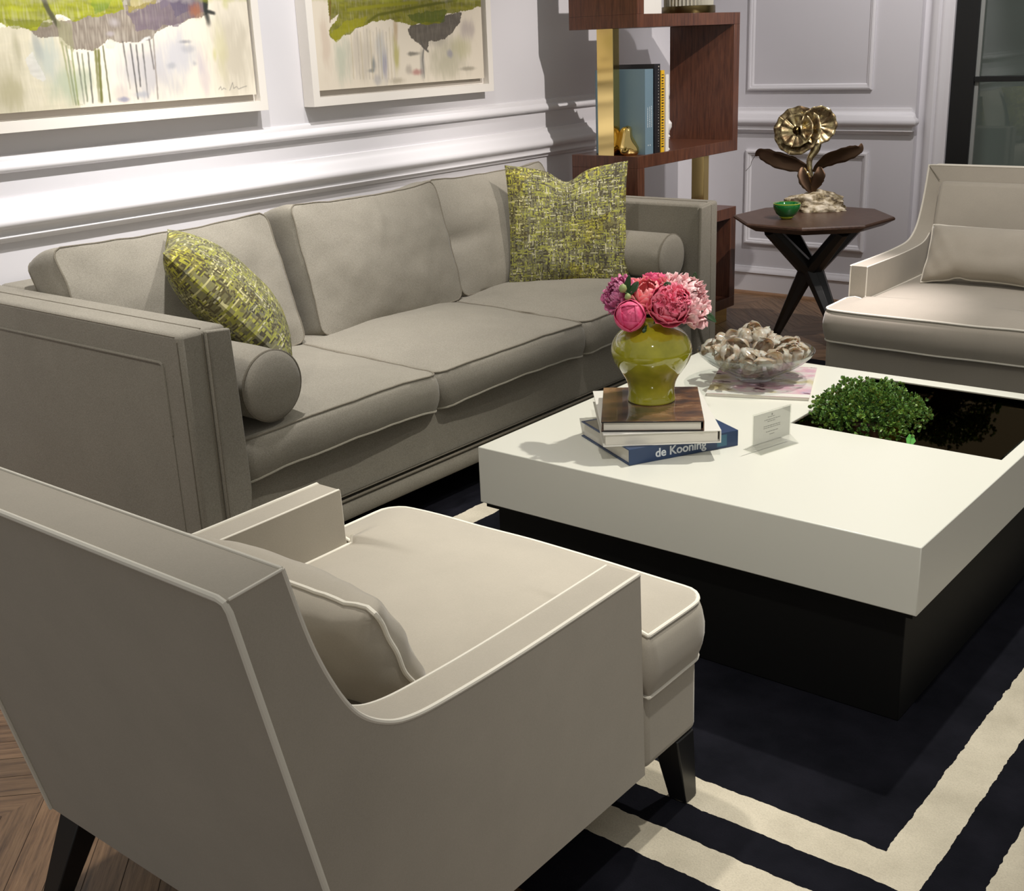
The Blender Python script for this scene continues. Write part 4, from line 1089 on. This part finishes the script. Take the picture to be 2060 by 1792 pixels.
def metal_leaf(mid, wid, nrm, name='leaf', m='bronze'):
    b = MB(); P = spline(mid, 8); N = len(P)-1
    def f(a, q):
        i = min(N, int(round(a*N))); p = P[i]; d = (P[min(N, i+1)]-P[max(0, i-1)]).normalized(); sd = d.cross(Vector(nrm)).normalized()
        w = wid*math.sin(PI*min(1, .03+.95*a)**.85)**1.15*(1+.16*noise.noise(Vector((a*12, q*3, wid*50))))
        s_ = (q-.5)*2
        return p+sd*w*s_+Vector(nrm)*.25*w*s_*s_
    b.grid(f, N, 6); o = b.build(name, M[m], fl, angle=180)
    s_ = o.modifiers.new('s', 'SOLIDIFY'); s_.thickness = .0015; return o
metal_leaf([sp(1636, 345), sp(1600, 332)+look*.01, sp(1560, 320)+look*.03, sp(1530, 308)+look*.02, sp(1520, 314)+look*.02], .040, look)
metal_leaf([sp(1636, 345), sp(1660, 325), sp(1700, 310)+look*.02, sp(1728, 300)+look*.01, sp(1733, 288)], .034, look)
metal_leaf([sp(1615, 335)+look*.01, sp(1616, 352)+look*.025, sp(1627, 375)+look*.02, sp(1634, 390)+look*.01], .032, look)
metal_leaf([sp(1648, 335)+look*.01, sp(1648, 352)+look*.02, sp(1640, 372)+look*.018, sp(1635, 390)+look*.01], .030, look)
MB().tube(spline([sp(1520, 312)+look*.02, sp(1512, 325), sp(1510, 333), sp(1500, 344)], 5), .0012, 5).build('leaf_tip', M['bronze'], fl)
MB().tube(spline([sp(1618, 338)+look*.03, sp(1626, 350)+look*.036, sp(1632, 368)+look*.03], 5), [.003]*4+[.005]*3+[.003]*4, 6).build('gilded_vein', M['shiny_gold'], fl)

# ================================================================== THINGS ON THE COFFEE TABLE
def rot_box_book(name, c, ang, w, d, z0, th, cover, label, spine='+w', top_m=None):
    """lying book; w along local x, d along local y; spine on local -y"""
    t_ = thing(name, (c[0], c[1], z0), label, 'book', 'stacked books on the coffee table', ang)
    MB().box(-w/2+.006, w/2-.006, -d/2+.004, d/2-.006, .003, th-.003).build('pages', M['paper'], t_, bevel=.001)
    b = MB(); b.box(-w/2, w/2, -d/2, d/2, 0, .003); b.box(-w/2, w/2, -d/2, d/2, th-.003, th)
    sp_ = {'front': (-w/2, w/2, -d/2-.002, -d/2+.001), 'right': (w/2-.001, w/2+.002, -d/2, d/2), 'back': (-w/2, w/2, d/2-.001, d/2+.002), 'left': (-w/2-.002, -w/2+.001, -d/2, d/2)}[spine]
    b.box(*sp_, 0, th)
    cv = b.build('cover', cover, t_, bevel=.0008)
    return t_, cv
navyb = mat('navy_book_cover', (.018, .045, .12), .3)
angB = math.radians(61.7)
dirS = Vector((math.cos(angB), math.sin(angB), 0)); inn = Vector((-dirS.y, dirS.x, 0))
cB = at('Z', .461, 1265, 936)+dirS*.163+inn*.137
blue, _ = rot_box_book('navy_art_book', (cB.x, cB.y), angB, .326, .274, .4603, .043, navyb, 'thick navy book, lowest in the stack under the green vase', 'front')
# spine lettering
def text_mesh(body, size, m, parent, mtx, name, extr=.0003, bold=0):
    cu = bpy.data.curves.new(name, 'FONT'); cu.body = body; cu.size = size; cu.extrude = extr; cu.offset = bold
    tmp = bpy.data.objects.new(name, cu); COL.objects.link(tmp)
    dg = bpy.context.evaluated_depsgraph_get(); me = bpy.data.meshes.new_from_object(tmp.evaluated_get(dg))
    bpy.data.objects.remove(tmp); me.materials.clear(); me.materials.append(m)
    o = bpy.data.objects.new(name, me); COL.objects.link(o); o.parent = parent; o.matrix_local = mtx
    return o
M['lettering'] = mat('white_lettering', (.72, .76, .80), .5)
mt = Matrix.Translation((-.163+.076, -.137-.0023, .0105)) @ Matrix.Rotation(PI/2, 4, 'X')
text_mesh('de Kooning', .0325, M['lettering'], blue, mt, 'title_lettering', .0003, .0007)
b = MB().box(.098, .128, -.1393, -.1389, .006, .037); q = b.build('spine_band', mat('teal_band', (.04, .13, .2), .4), blue)
b = MB().box(-.157, -.03, -.03, .127, .0430, .0434); b.build('cover_photo', mat('grey_photo', (.22, .20, .16), .4), blue)
# white book
angW = math.radians(38.8)
cWb = Vector((1.326, 2.616, 0))
wb, _ = rot_box_book('white_art_book', (cWb.x, cWb.y), angW, .300, .398, .5035, .034, M['white_cover'], 'white book in the middle of the stack under the green vase', 'right')
# brown book
angN = math.radians(33.4)
m = mat('brown_photo_cover', (.08, .05, .04), .16); t = NT(m)
n = t.noise(t.coords(scale=(5, 12, 5)), 1.6, 5)
t.link(t.ramp(n, [(.3, (.022, .022, .025)), (.45, (.075, .050, .045)), (.56, (.17, .085, .05)), (.64, (.26, .15, .09)), (.75, (.09, .055, .045))]), t.b.inputs['Base Color'])
t.b.inputs['Coat Weight'].default_value = .5
br, _ = rot_box_book('brown_art_book', (1.341, 2.583), angN, .260, .313, .5376, .028, m, 'brown glossy photo book directly beneath the green vase', 'right')
b = MB().box(-.129, .129, -.1568, -.1563, .0005, .0035); b.box(-.129, .129, -.1568, -.1563, .0245, .0275)
b.build('cover_edge', M['black_wood'], br)

# green vase
VX, VY, VZ = 1.322, 2.615, .5658
vs_ = thing('green_ginger_jar_vase', (VX, VY, VZ), 'glossy chartreuse jar vase holding pink peonies on the book stack', 'vase')
pr = [(0, .002), (.056, .002), (.062, 0), (.0645, .003), (.0635, .010), (.062, .026), (.0635, .044), (.070, .062), (.084, .084), (.098, .106), (.1065, .128), (.107, .146), (.102, .164), (.090, .182), (.072, .196), (.056, .204), (.047, .210), (.044, .220), (.047, .230), (.052, .234), (.050, .237), (.044, .234), (.039, .223), (.040, .212), (0, .190)]
pp = [(p.x, p.z) for p in spline([Vector((r, 0, z)) for r, z in pr], 3)]
m = mat('chartreuse_glaze', (.33, .31, .012), .06, 0, Coat_Weight=1.0); t = NT(m)
n = t.noise(t.coords(), 16, 3); t.link(t.ramp(n, [(.35, (.27, .26, .010)), (.7, (.40, .37, .020))]), t.b.inputs['Base Color'])
MB().lathe(pp, (0, 0, 0), 72).build('body', m, vs_, angle=180)

# peonies
def petal_mat(name, c1, c2):
    m = mat(name, c1, .55, 0, Subsurface_Weight=.25); t = NT(m)
    m.node_tree.nodes['Principled BSDF'].inputs['Subsurface Radius'].default_value = (.01, .004, .004)
    n = t.noise(t.coords(), 45, 3)
    t.link(t.ramp(n, [(.35, c1), (.65, c2)]), t.b.inputs['Base Color']); return m
PM = {'hot': petal_mat('hot_pink_petal', (.66, .05, .17), (.80, .13, .27)),
      'rose': petal_mat('rose_petal', (.80, .12, .23), (.88, .24, .33)),
      'coral': petal_mat('coral_petal', (.84, .20, .24), (.90, .34, .34)),
      'light': petal_mat('light_pink_petal', (.86, .46, .50), (.92, .66, .66)),
      'mauve': petal_mat('mauve_petal', (.60, .11, .30), (.78, .30, .48))}
def petal(b, c, ax, u, w, R, A0, hwid, tip, flare, ruffle, seed, notch=.1):
    """petal on a sphere-like surface round the bloom axis, from the base pole out to polar angle tip"""
    def f(a, q):
        a_ = (a-.5)*2
        A = A0+a_*hwid*(.35+.75*math.sin(PI*min(1, .08+.62*q)))
        ph = PI-(PI-tip-.28*a_*a_-notch*math.exp(-(a_/.2)**2))*q
        r = R*(.55+.45*q**.5)*(1+flare*q**2.5)
        r += R*ruffle*q**3*(noise.noise(Vector((a_*3.2+seed, q*1.5, seed*2.1)))+.5*noise.noise(Vector((a_*8, seed, q*2))))
        r -= R*.05*(1-a_*a_)*(1-q)
        return Vector(c)+(u*math.cos(A)+w*math.sin(A))*r*math.sin(ph)+ax*r*math.cos(ph)
    b.grid(f, 9, 9)
def peony(c, ax, R, m, label, kind, seed, bottom):
    t_ = thing('peony', (VX, VY, VZ+.2), label, 'flower', 'peonies in the green vase')
    r = random.Random(seed); ax = Vector(ax).normalized()
    u = ax.orthogonal().normalized(); w = ax.cross(u); b = MB()
    rotm = ax.to_track_quat('Z', 'Y').to_matrix().to_4x4()
    if kind == 'ball':
        b.lathe([(0, -.90*R)]+[(R*.90*math.sin(k*PI/12), -R*.90*math.cos(k*PI/12)) for k in range(1, 12)]+[(0, .90*R)], Vector(c), 24, rotm)
        for li, (n_, lay, tip, hw_) in enumerate([(3, .93, .10, 1.0), (4, .98, .42, .95), (4, 1.03, .85, .85)]):
            for k in range(n_):
                petal(b, c, ax, u, w, R*lay*(1+.01*k), k*2*PI/n_+li*.8+r.random()*.3, hw_, tip+r.random()*.15, -.02, .04, r.random()*50, .05)
    elif kind == 'full':
        b.lathe([(0, -.80*R)]+[(R*.78*math.sin(k*PI/12), -R*.78*math.cos(k*PI/12)) for k in range(1, 12)]+[(0, .78*R)], Vector(c), 24, rotm)
        for li, (n_, lay, tip, hw_, fl_, ru) in enumerate([(5, .86, .45, .6, -.02, .14), (6, .94, .75, .6, .0, .12), (7, 1.0, 1.05, .55, .03, .10), (6, 1.05, 1.45, .55, .05, .08)]):
            for k in range(n_):
                petal(b, c, ax, u, w, R*lay*(1+.02*r.random()), k*2*PI/n_+li*.5+r.random()*.4, hw_, tip+r.random()*.2, fl_, ru, r.random()*50)
        # crinkled heart
        for k in range(58):
            ph = .95*math.sqrt(r.random()); A = r.random()*2*PI
            n_ = (u*math.cos(A)+w*math.sin(A))*math.sin(ph)+ax*math.cos(ph)
            p = Vector(c)+n_*R*.72; tt = n_.orthogonal().normalized(); tt.rotate(Matrix.Rotation(r.random()*6.28, 3, n_)); s2 = n_.cross(tt); sd = r.random()*40; L = R*.34*(.8+.4*r.random()); Wd = R*.26
            b.grid(lambda a, q: p+n_*L*q+s2*Wd*(a-.5)*2*(.5+.5*math.sin(PI*min(.8, q+.1)))*.7+tt*(R*.10*noise.noise(Vector(((a-.5)*5+sd, q*2, sd)))+R*.12*q*q), 6, 4)
    else:
        ru = .30 if kind == 'frilly' else .13
        L = [(4, .60, .25, .7, .0), (5, .74, .55, .65, .05), (6, .86, .90, .62, .12), (7, .96, 1.15, .58, .20), (7, 1.03, 1.45, .52, .25)]
        if kind == 'frilly': L = [(7, .55, .2, .42, .05), (9, .70, .5, .40, .15), (10, .84, .80, .38, .22), (11, .95, 1.1, .36, .28), (9, 1.05, 1.45, .34, .32)]
        for li, (n_, lay, tip, hw_, fl_) in enumerate(L):
            for k in range(n_):
                petal(b, c, ax, u, w, R*lay*(1+.05*r.random()), k*2*PI/n_+li*.6+r.random()*.4, hw_, tip+r.random()*.25, fl_, ru, r.random()*50, .15)
    fl_ = b.build('bloom', m, t_, world=True, angle=180)
    s_ = fl_.modifiers.new('s', 'SOLIDIFY'); s_.thickness = .0007; s_.offset = 0
    cc = Vector(c)
    p1 = Vector((VX+(cc.x-VX)*.12, VY+(cc.y-VY)*.12, VZ+.205)); p2 = cc-ax*R*.7
    MB().tube(spline([p1, p1.lerp(p2, .5)+Vector((0, 0, .01)), p2], 5), .003, 6).build('stem', M['stem'], t_, world=True)
    return t_
# photo points on planes square to the view line through the vase
hv = Vector((CAM.x-VX, CAM.y-VY, 0)).normalized()
def vp(x, y, front=0):
    d = CF + CR*(x-1030)/FPX - CU*(y-896)/FPX
    P = Vector((VX, VY, 0))+hv*front
    t_ = ((P-CAM).dot(hv))/d.dot(hv); return CAM+d*t_
sd_ = Vector((-hv.y, hv.x, 0))      # to the right in the picture
if sd_.dot(CR) < 0: sd_ = -sd_
U_ = Vector((0, 0, 1))
peony(vp(1268, 636, .060), hv*.85-sd_*.10+U_*.40, .0425, PM['hot'], 'tight round magenta peony bud low at the left over the vase shoulder', 'ball', 1, 0)
peony(vp(1348, 612, .055), hv*.85+sd_*.10+U_*.45, .053, PM['rose'], 'large full rose pink peony at the front centre of the bouquet', 'full', 12, 0)
peony(vp(1302, 592, .005), hv*.45-sd_*.15+U_*.8, .052, PM['coral'], 'coral pink peony in the middle of the bouquet behind the magenta bud', 'open', 5, 0)
peony(vp(1388, 602, .0), hv*.35+sd_*.75+U_*.5, .054, PM['light'], 'pale pink open peony at the right side of the bouquet', 'frilly', 6, 0)
peony(vp(1318, 562, -.05), -hv*.2+sd_*.1+U_*.95, .030, PM['hot'], 'deep pink peony at the very top of the bouquet', 'open', 8, 0)
peony(vp(1241, 592, -.005), hv*.45-sd_*.75+U_*.45, .038, PM['mauve'], 'ruffled mauve pink peony at the left edge of the bouquet', 'frilly', 9, 0)
peony(vp(1366, 580, -.04), hv*.1+sd_*.3+U_*.9, .045, PM['light'], 'pale pink peony at the back of the bouquet', 'frilly', 10, 0)
for (x, y, fr, R, lb) in ((1253, 581, .05, .011, 'small green peony bud near the mauve bloom, the upper one'), (1263, 598, .05, .009, 'tiny green peony bud just above the round magenta bud')):
    t_ = thing('peony_bud', (VX, VY, VZ+.2), lb, 'flower bud'); c_ = vp(x, y, fr)
    b = MB(); b.lathe([(0, -R), (R*.7, -R*.7), (R, 0), (R*.75, R*.8), (0, R*1.3)], c_, 16)
    b.build('bud', mat('bud_green', (.30, .36, .14), .5), t_, world=True, angle=180)
    MB().tube(spline([Vector((VX, VY, VZ+.205)), Vector((VX, VY, VZ+.24)).lerp(c_, .5), c_-Vector((0, 0, R*.6))], 5), .0018, 6).build('stem', M['stem'], t_, world=True)
def leaf_obj(pts, wid, label):
    P = spline(pts, 6); N = len(P)-1; b = MB()
    nr = hv*.6+U_*.6
    def f(a, q):
        i = min(N, int(round(a*N))); d = (P[min(N, i+1)]-P[max(0, i-1)]).normalized(); s3 = d.cross(nr).normalized()
        w_ = wid*math.sin(PI*(.03+.95*a)); s_ = (q-.5)*2
        return P[i]+s3*w_*s_+nr*.3*w_*abs(s_)
    b.grid(f, N, 4)
    t_ = thing('peony_leaf', (VX, VY, VZ+.2), label, 'leaf')
    o = b.build('blade', M['leaf'], t_, world=True, angle=180); s_ = o.modifiers.new('s', 'SOLIDIFY'); s_.thickness = .0007
    MB().tube([Vector((VX, VY, VZ+.21)), P[0]], .0012, 5).build('stalk', M['stem'], t_, world=True)
leaf_obj([vp(1395, 625, .0), vp(1422, 634, .0), vp(1441, 648, .0)], .011, 'dark green leaf sticking out at the right of the bouquet')
leaf_obj([vp(1392, 590, -.03), vp(1396, 565, -.03), vp(1399, 547, -.03)], .008, 'narrow dark leaf pointing up behind the pale pink peony')
leaf_obj([vp(1258, 592, .03), vp(1262, 575, .03), vp(1266, 553, .03)], .009, 'dark leaf standing up beside the mauve peony')
leaf_obj([vp(1262, 596, .035), vp(1275, 580, .035), vp(1284, 566, .03)], .010, 'broad dark leaf between the mauve and the coral peonies')
leaf_obj([vp(1330, 590, .04), vp(1340, 574, .05), vp(1352, 570, .05)], .008, 'small dark leaf on top of the large rose peony')
leaf_obj([vp(1303, 660, .03), vp(1310, 640, .04), vp(1316, 625, .04)], .016, 'dark leaf hanging at the vase mouth under the blooms')
leaf_obj([vp(1300, 655, .05), vp(1296, 664, .06), vp(1300, 671, .06)], .006, 'little leaf tip drooping over the vase shoulder')

# magazine under the bowl
A_, B_, C_ = at('Z', .466, 1420, 793), at('Z', .466, 1628, 803), at('Z', .466, 1647, 742)
angM = math.atan2(B_.y-A_.y, B_.x-A_.x); wM = (B_-A_).length; dM = abs((C_-B_).dot(Vector((-math.sin(angM), math.cos(angM), 0))))
cM = A_+(B_-A_)/2+Vector((-math.sin(angM), math.cos(angM), 0))*dM/2
mg = thing('art_magazine', (cM.x, cM.y, .4603), 'flat catalogue with pink and ochre abstract cover beneath the glass bowl', 'magazine', rz=angM)
MB().box(-wM/2+.002, wM/2-.002, -dM/2+.002, dM/2-.002, 0, .009).build('pages', M['paper'], mg)
m = mat('abstract_cover', (.7, .6, .6), .2); t = NT(m); v = t.coords()
n1 = t.noise(t.coords(scale=(5, 8, 5), rot=(0, 0, .5)), 1.2, 5); n2 = t.noise(t.coords(scale=(10, 22, 6), rot=(0, 0, -.25)), 1.0, 5)
c1 = t.ramp(n1, [(.34, (.35, .27, .10)), (.43, (.62, .55, .36)), (.5, (.72, .66, .66)), (.58, (.70, .42, .50)), (.68, (.50, .40, .55))])
c2 = t.ramp(n2, [(.36, (.16, .05, .09)), (.41, (1, 1, 1))])
t.link(t.mix(1, c1, c2, 'MULTIPLY'), t.b.inputs['Base Color'])
MB().box(-wM/2, wM/2, -dM/2, dM/2, .009, .0102).build('front_cover', m, mg)
MB().box(-wM/2+.0, wM/2-.0, -dM/2, -dM/2+.03, .0102, .0106).build('cover_margin', M['white_cover'], mg)

# glass bowl and shells
bc_ = at('Z', .4712, 1519, 762); BXc, BYc, BZc = bc_.x, bc_.y, .4712
gw = thing('glass_bowl', (BXc, BYc, BZc), 'wide clear glass bowl heaped with shells on the catalogue', 'bowl')
outer = [(0, .0), (.048, .0), (.056, .002), (.062, .007), (.060, .012), (.066, .017), (.090, .028), (.120, .043), (.150, .062), (.172, .082), (.1795, .094)]
inner = [(.1765, .095), (.168, .083), (.146, .065), (.116, .048), (.086, .034), (.060, .025), (0, .020)]
MB().lathe(outer+inner, (0, 0, 0), 72).build('bowl', M['glass'], gw, angle=60)
M['shell1'] = mat('translucent_shell', (.72, .58, .44), .10, 0, Transmission_Weight=.45, Subsurface_Weight=.2)
t = NT(M['shell1']); n = t.noise(t.coords('Object'), 30, 4)
t.link(t.ramp(n, [(.30, (.42, .27, .16)), (.43, (.70, .53, .39)), (.55, (.86, .76, .64)), (.7, (.93, .89, .82))]), t.b.inputs['Base Color'])
rs = random.Random(11)
shells = []
def shell_mesh(seed):
    b = MB(); L, Wd = .040, .026
    def f(a, q):
        s_ = (a-.5)*2; w = Wd*math.sin(PI*(.22+.74*q))**.8
        return Vector((w*s_, L*(q-.5)*1.3, .016*(1-s_*s_)*math.sin(PI*q)+.008*noise.noise(Vector((s_*2+seed, q*3, seed)))+.006*s_*q))
    b.grid(f, 7, 7)
    o = b.build('shell', M['shell1'], angle=180, origin=(0, 0, 0)); s_ = o.modifiers.new('s', 'SOLIDIFY'); s_.thickness = .0014; s_.offset = 0
    return o
protos = [shell_mesh(k*3.7) for k in range(6)]
def shell_place(o, p, first):
    c_ = o if first else o.copy()
    if not first: COL.objects.link(c_)
    c_.location = p; c_.rotation_euler = (rs.uniform(-1.2, 1.2), rs.uniform(-1.2, 1.2), rs.uniform(0, 6.28)); k = rs.uniform(.8, 1.25); c_.scale = (k, k, k)
    tag(c_, 'translucent tan and cream shell heaped in the wide glass bowl', 'shell', 'shells heaped in the glass bowl')
cnt = 0
for ring_, (n_, rr, z) in enumerate([(10, .060, .045), (15, .105, .068), (17, .135, .088), (14, .098, .100), (10, .060, .118), (7, .035, .138), (4, .018, .155), (16, .120, .100), (8, .08, .075)]):
    for k in range(n_):
        a = 2*PI*k/n_+rs.random()*.5; q = rr*(.88+.24*rs.random())
        p = Vector((BXc+q*math.cos(a)-.012*(z > .1), BYc+q*math.sin(a), BZc+z+rs.uniform(-.006, .008)))
        shell_place(protos[cnt % 6], p, cnt < 6); cnt += 1

# acrylic sign holder
s0 = Vector((1.614, 2.640, .4603)); s1 = Vector((1.652, 2.778, .4603))
ds = (s1-s0); Ls = ds.length; angS = math.atan2(ds.y, ds.x); mid = (s0+s1)/2
sg = thing('sign_holder', (mid.x, mid.y, .4603), 'small clear acrylic stand holding a printed card on the coffee table', 'sign', rz=angS)
hS = .102
b = MB(); b.box(-Ls/2, Ls/2, -.0022, -.0010, .018, hS); b.box(-Ls/2, Ls/2, .0010, .0022, .018, hS)
b.build('sleeve', M['acrylic'], sg)
MB().box(-Ls/2+.003, Ls/2-.003, -.0009, .0009, .019, hS-.003).build('card', M['card'], sg)
b = MB()
b.prism([(-.0010, .019), (-.0022, .019), (-.032, .0018), (-.0318, .0), (-.029, .0)], 'x', -Ls/2, Ls/2)
b.prism([(.0010, .019), (.0022, .019), (.032, .0018), (.0318, .0), (.029, .0)], 'x', -Ls/2, Ls/2)
b.box(-Ls/2, Ls/2, -.029, .029, 0, .0016)
b.build('base', M['acrylic'], sg)
b = MB(); rr_ = random.Random(9)
rows = [(.084, .026, -.004), (.077, .060, 0), (.072, .030, -.003), (.060, .064, .0), (.055, .064, 0), (.044, .045, 0), (.036, .018, 0)]
for z, wd, o_ in rows:
    x = -wd/2+o_
    while x < wd/2+o_:
        l = .004+.006*rr_.random(); b.box(x, min(x+l, wd/2+o_), -.0012, -.00095, z, z+.0016); x += l+.002
b.box(-.003, .001, -.0012, -.00095, .088, .093)
b.build('print_lines', M['ink'], sg)

# plant in the mirror tray
PX, PY, PZ = 1.718, 3.140, TZ-dz+.0005
PS = 1.32
pt = thing('small_leaved_plant', (PX, PY, PZ), 'bushy round green plant standing in the smoked mirror tray', 'plant')
m = mat('brown_clay_pot', (.10, .045, .03), .5)
MB().lathe([(0, 0), (.036, 0), (.046, .055), (.048, .06), (.044, .06), (.040, .05), (0, .048)], (0, 0, 0), 32).build('pot', m, pt)
M['foliage'] = mat('plant_leaf', (.06, .14, .02), .45, 0, Subsurface_Weight=.1); t = NT(M['foliage'])
n = t.noise(t.coords(), 30, 3); n_b = t.noise(t.coords(), 120, 1)
t.link(t.mix(.4, t.ramp(n, [(.35, (.035, .095, .02)), (.55, (.11, .24, .035)), (.7, (.30, .42, .06))]), t.ramp(n_b, [(.4, (.05, .14, .025)), (.6, (.20, .34, .06))])), t.b.inputs['Base Color'])
b = MB(); rp = random.Random(21); C0 = Vector((0, 0, .085))
stems = MB()
for k in range(1500):
    a = rp.random()*2*PI; ph = math.acos(1-1.35*rp.random()); rad = rp.uniform(.78, 1.03) if k % 3 else rp.uniform(.5, .8)
    lump = 1+.22*noise.noise(Vector((math.cos(a)*2, math.sin(a)*2, ph*2)))
    p = C0+Vector((.150*rad*lump*math.sin(ph)*math.cos(a), .150*rad*lump*math.sin(ph)*math.sin(a), .093*rad*lump*math.cos(ph)))
    nr = (p-C0).normalized()
    # a sprig: 3-4 small round leaves around a tip
    for q in range(rp.choice((3, 4, 4, 5))):
        d_ = (nr+Vector((rp.uniform(-1, 1), rp.uniform(-1, 1), rp.uniform(-.4, 1)))*.8).normalized()
        s_ = d_.orthogonal().normalized(); s_.rotate(Matrix.Rotation(rp.random()*6.28, 3, d_)); l = rp.uniform(.007, .0125)
        n_ = d_.cross(s_)
        b.add([p, p+d_*l*.5+s_*l*.45, p+d_*l+s_*l*.25+n_*l*.2, p+d_*l-s_*l*.25+n_*l*.2, p+d_*l*.5-s_*l*.45], [(0, 1, 2, 3, 4)])
    if k % 6 == 0: stems.tube([C0*.75, C0.lerp(p, .6)+Vector((0, 0, .004)), p], .0008, 4)
b.build('foliage', M['foliage'], pt, smooth=False)
stems.build('stems', M['stem'], pt)
tg = at('Z', .415, 1832, 884)-pt.location
MB().prism([(-.012, -.014), (.002, -.017), (.013, -.006), (.009, .008), (-.002, .016), (-.012, .004)], 'z', 0, .0012, frame3(tg+Vector((0, 0, .0)), (.8, .5, .1), (.55, -.75, .5))).build('plant_tag', mat('bright_green_tag', (.16, .60, .10), .5), pt)
MB().tube([tg, Vector((.03, -.02, .055))], .001, 4).build('tag_stick', mat('tag_stick_m', (.5, .5, .4), .5), pt)

# ================================================================== LIGHT
def spot(name, loc, target, power, size, blend=.5, rad=.03, col=(1, .93, .83)):
    l = bpy.data.lights.new(name, 'SPOT'); l.energy = power; l.spot_size = math.radians(size); l.spot_blend = blend
    l.shadow_soft_size = rad; l.color = col
    o = bpy.data.objects.new(name, l); COL.objects.link(o); o.location = loc
    o.rotation_euler = (Vector(target)-Vector(loc)).to_track_quat('-Z', 'Y').to_euler(); return o
LW = (1, .965, .94)
spot('wall_spot', (.50, 2.05, 2.9), (XW, 2.0, .35), 215, 74, .8, .03, LW)
spot('wall_spot', (.50, 2.85, 2.9), (XW, 3.2, .45), 150, 74, .8, .03, LW)
spot('sofa_spot', (.95, 3.40, 2.9), (-.3, 3.5, .5), 62, 60, .8, .03, (1, .92, .86))
spot('bookcase_spot', (2.20, 4.20, 2.9), (-.30, 4.95, 1.05), 300, 50, .8, .02, (1, .93, .88))
spot('table_spot', (1.90, 3.65, 2.9), (1.55, 2.75, .46), 230, 52, .6, .025, (1, .96, .86))
spot('arm_fill_spot', (.75, .45, 2.9), (-.25, 1.75, .35), 85, 40, .8, .05, (1, .95, .87))  # added fill that brightens the outer side of the near sofa arm
spot('rug_spot', (2.45, 1.10, 2.9), (2.0, 2.3, .2), 105, 62, .8, .03, (1, .96, .87))
spot('chair_spot', (.92, 4.50, 2.9), (1.08, 4.36, .47), 420, 26, 1, .03, (1, .91, .90))
spot('far_chair_fill_spot', (1.95, 3.75, 2.9), (1.55, 4.85, .62), 130, 48, .8, .04, (1, .93, .88))  # extra wide fill, added to lift the whole far armchair
spot('back_wall_spot', (1.25, 5.15, 2.9), (.1, YB, .9), 105, 70, .7, .03, (1, .945, .95))
spot('near_chair_spot', (1.10, 2.05, 2.9), (1.45, 1.35, .5), 145, 46, .7, .05, (1, .95, .87))
wd = bpy.data.worlds.new('world'); sc.world = wd; wd.use_nodes = True
bg = wd.node_tree.nodes['Background']; bg.inputs['Color'].default_value = (1, .975, .92, 1); bg.inputs['Strength'].default_value = .35
sc.view_settings.view_transform = 'Standard'; sc.view_settings.look = 'None'; sc.view_settings.gamma = 1
sc.view_settings.use_curve_mapping = False; sc.view_settings.exposure = 0
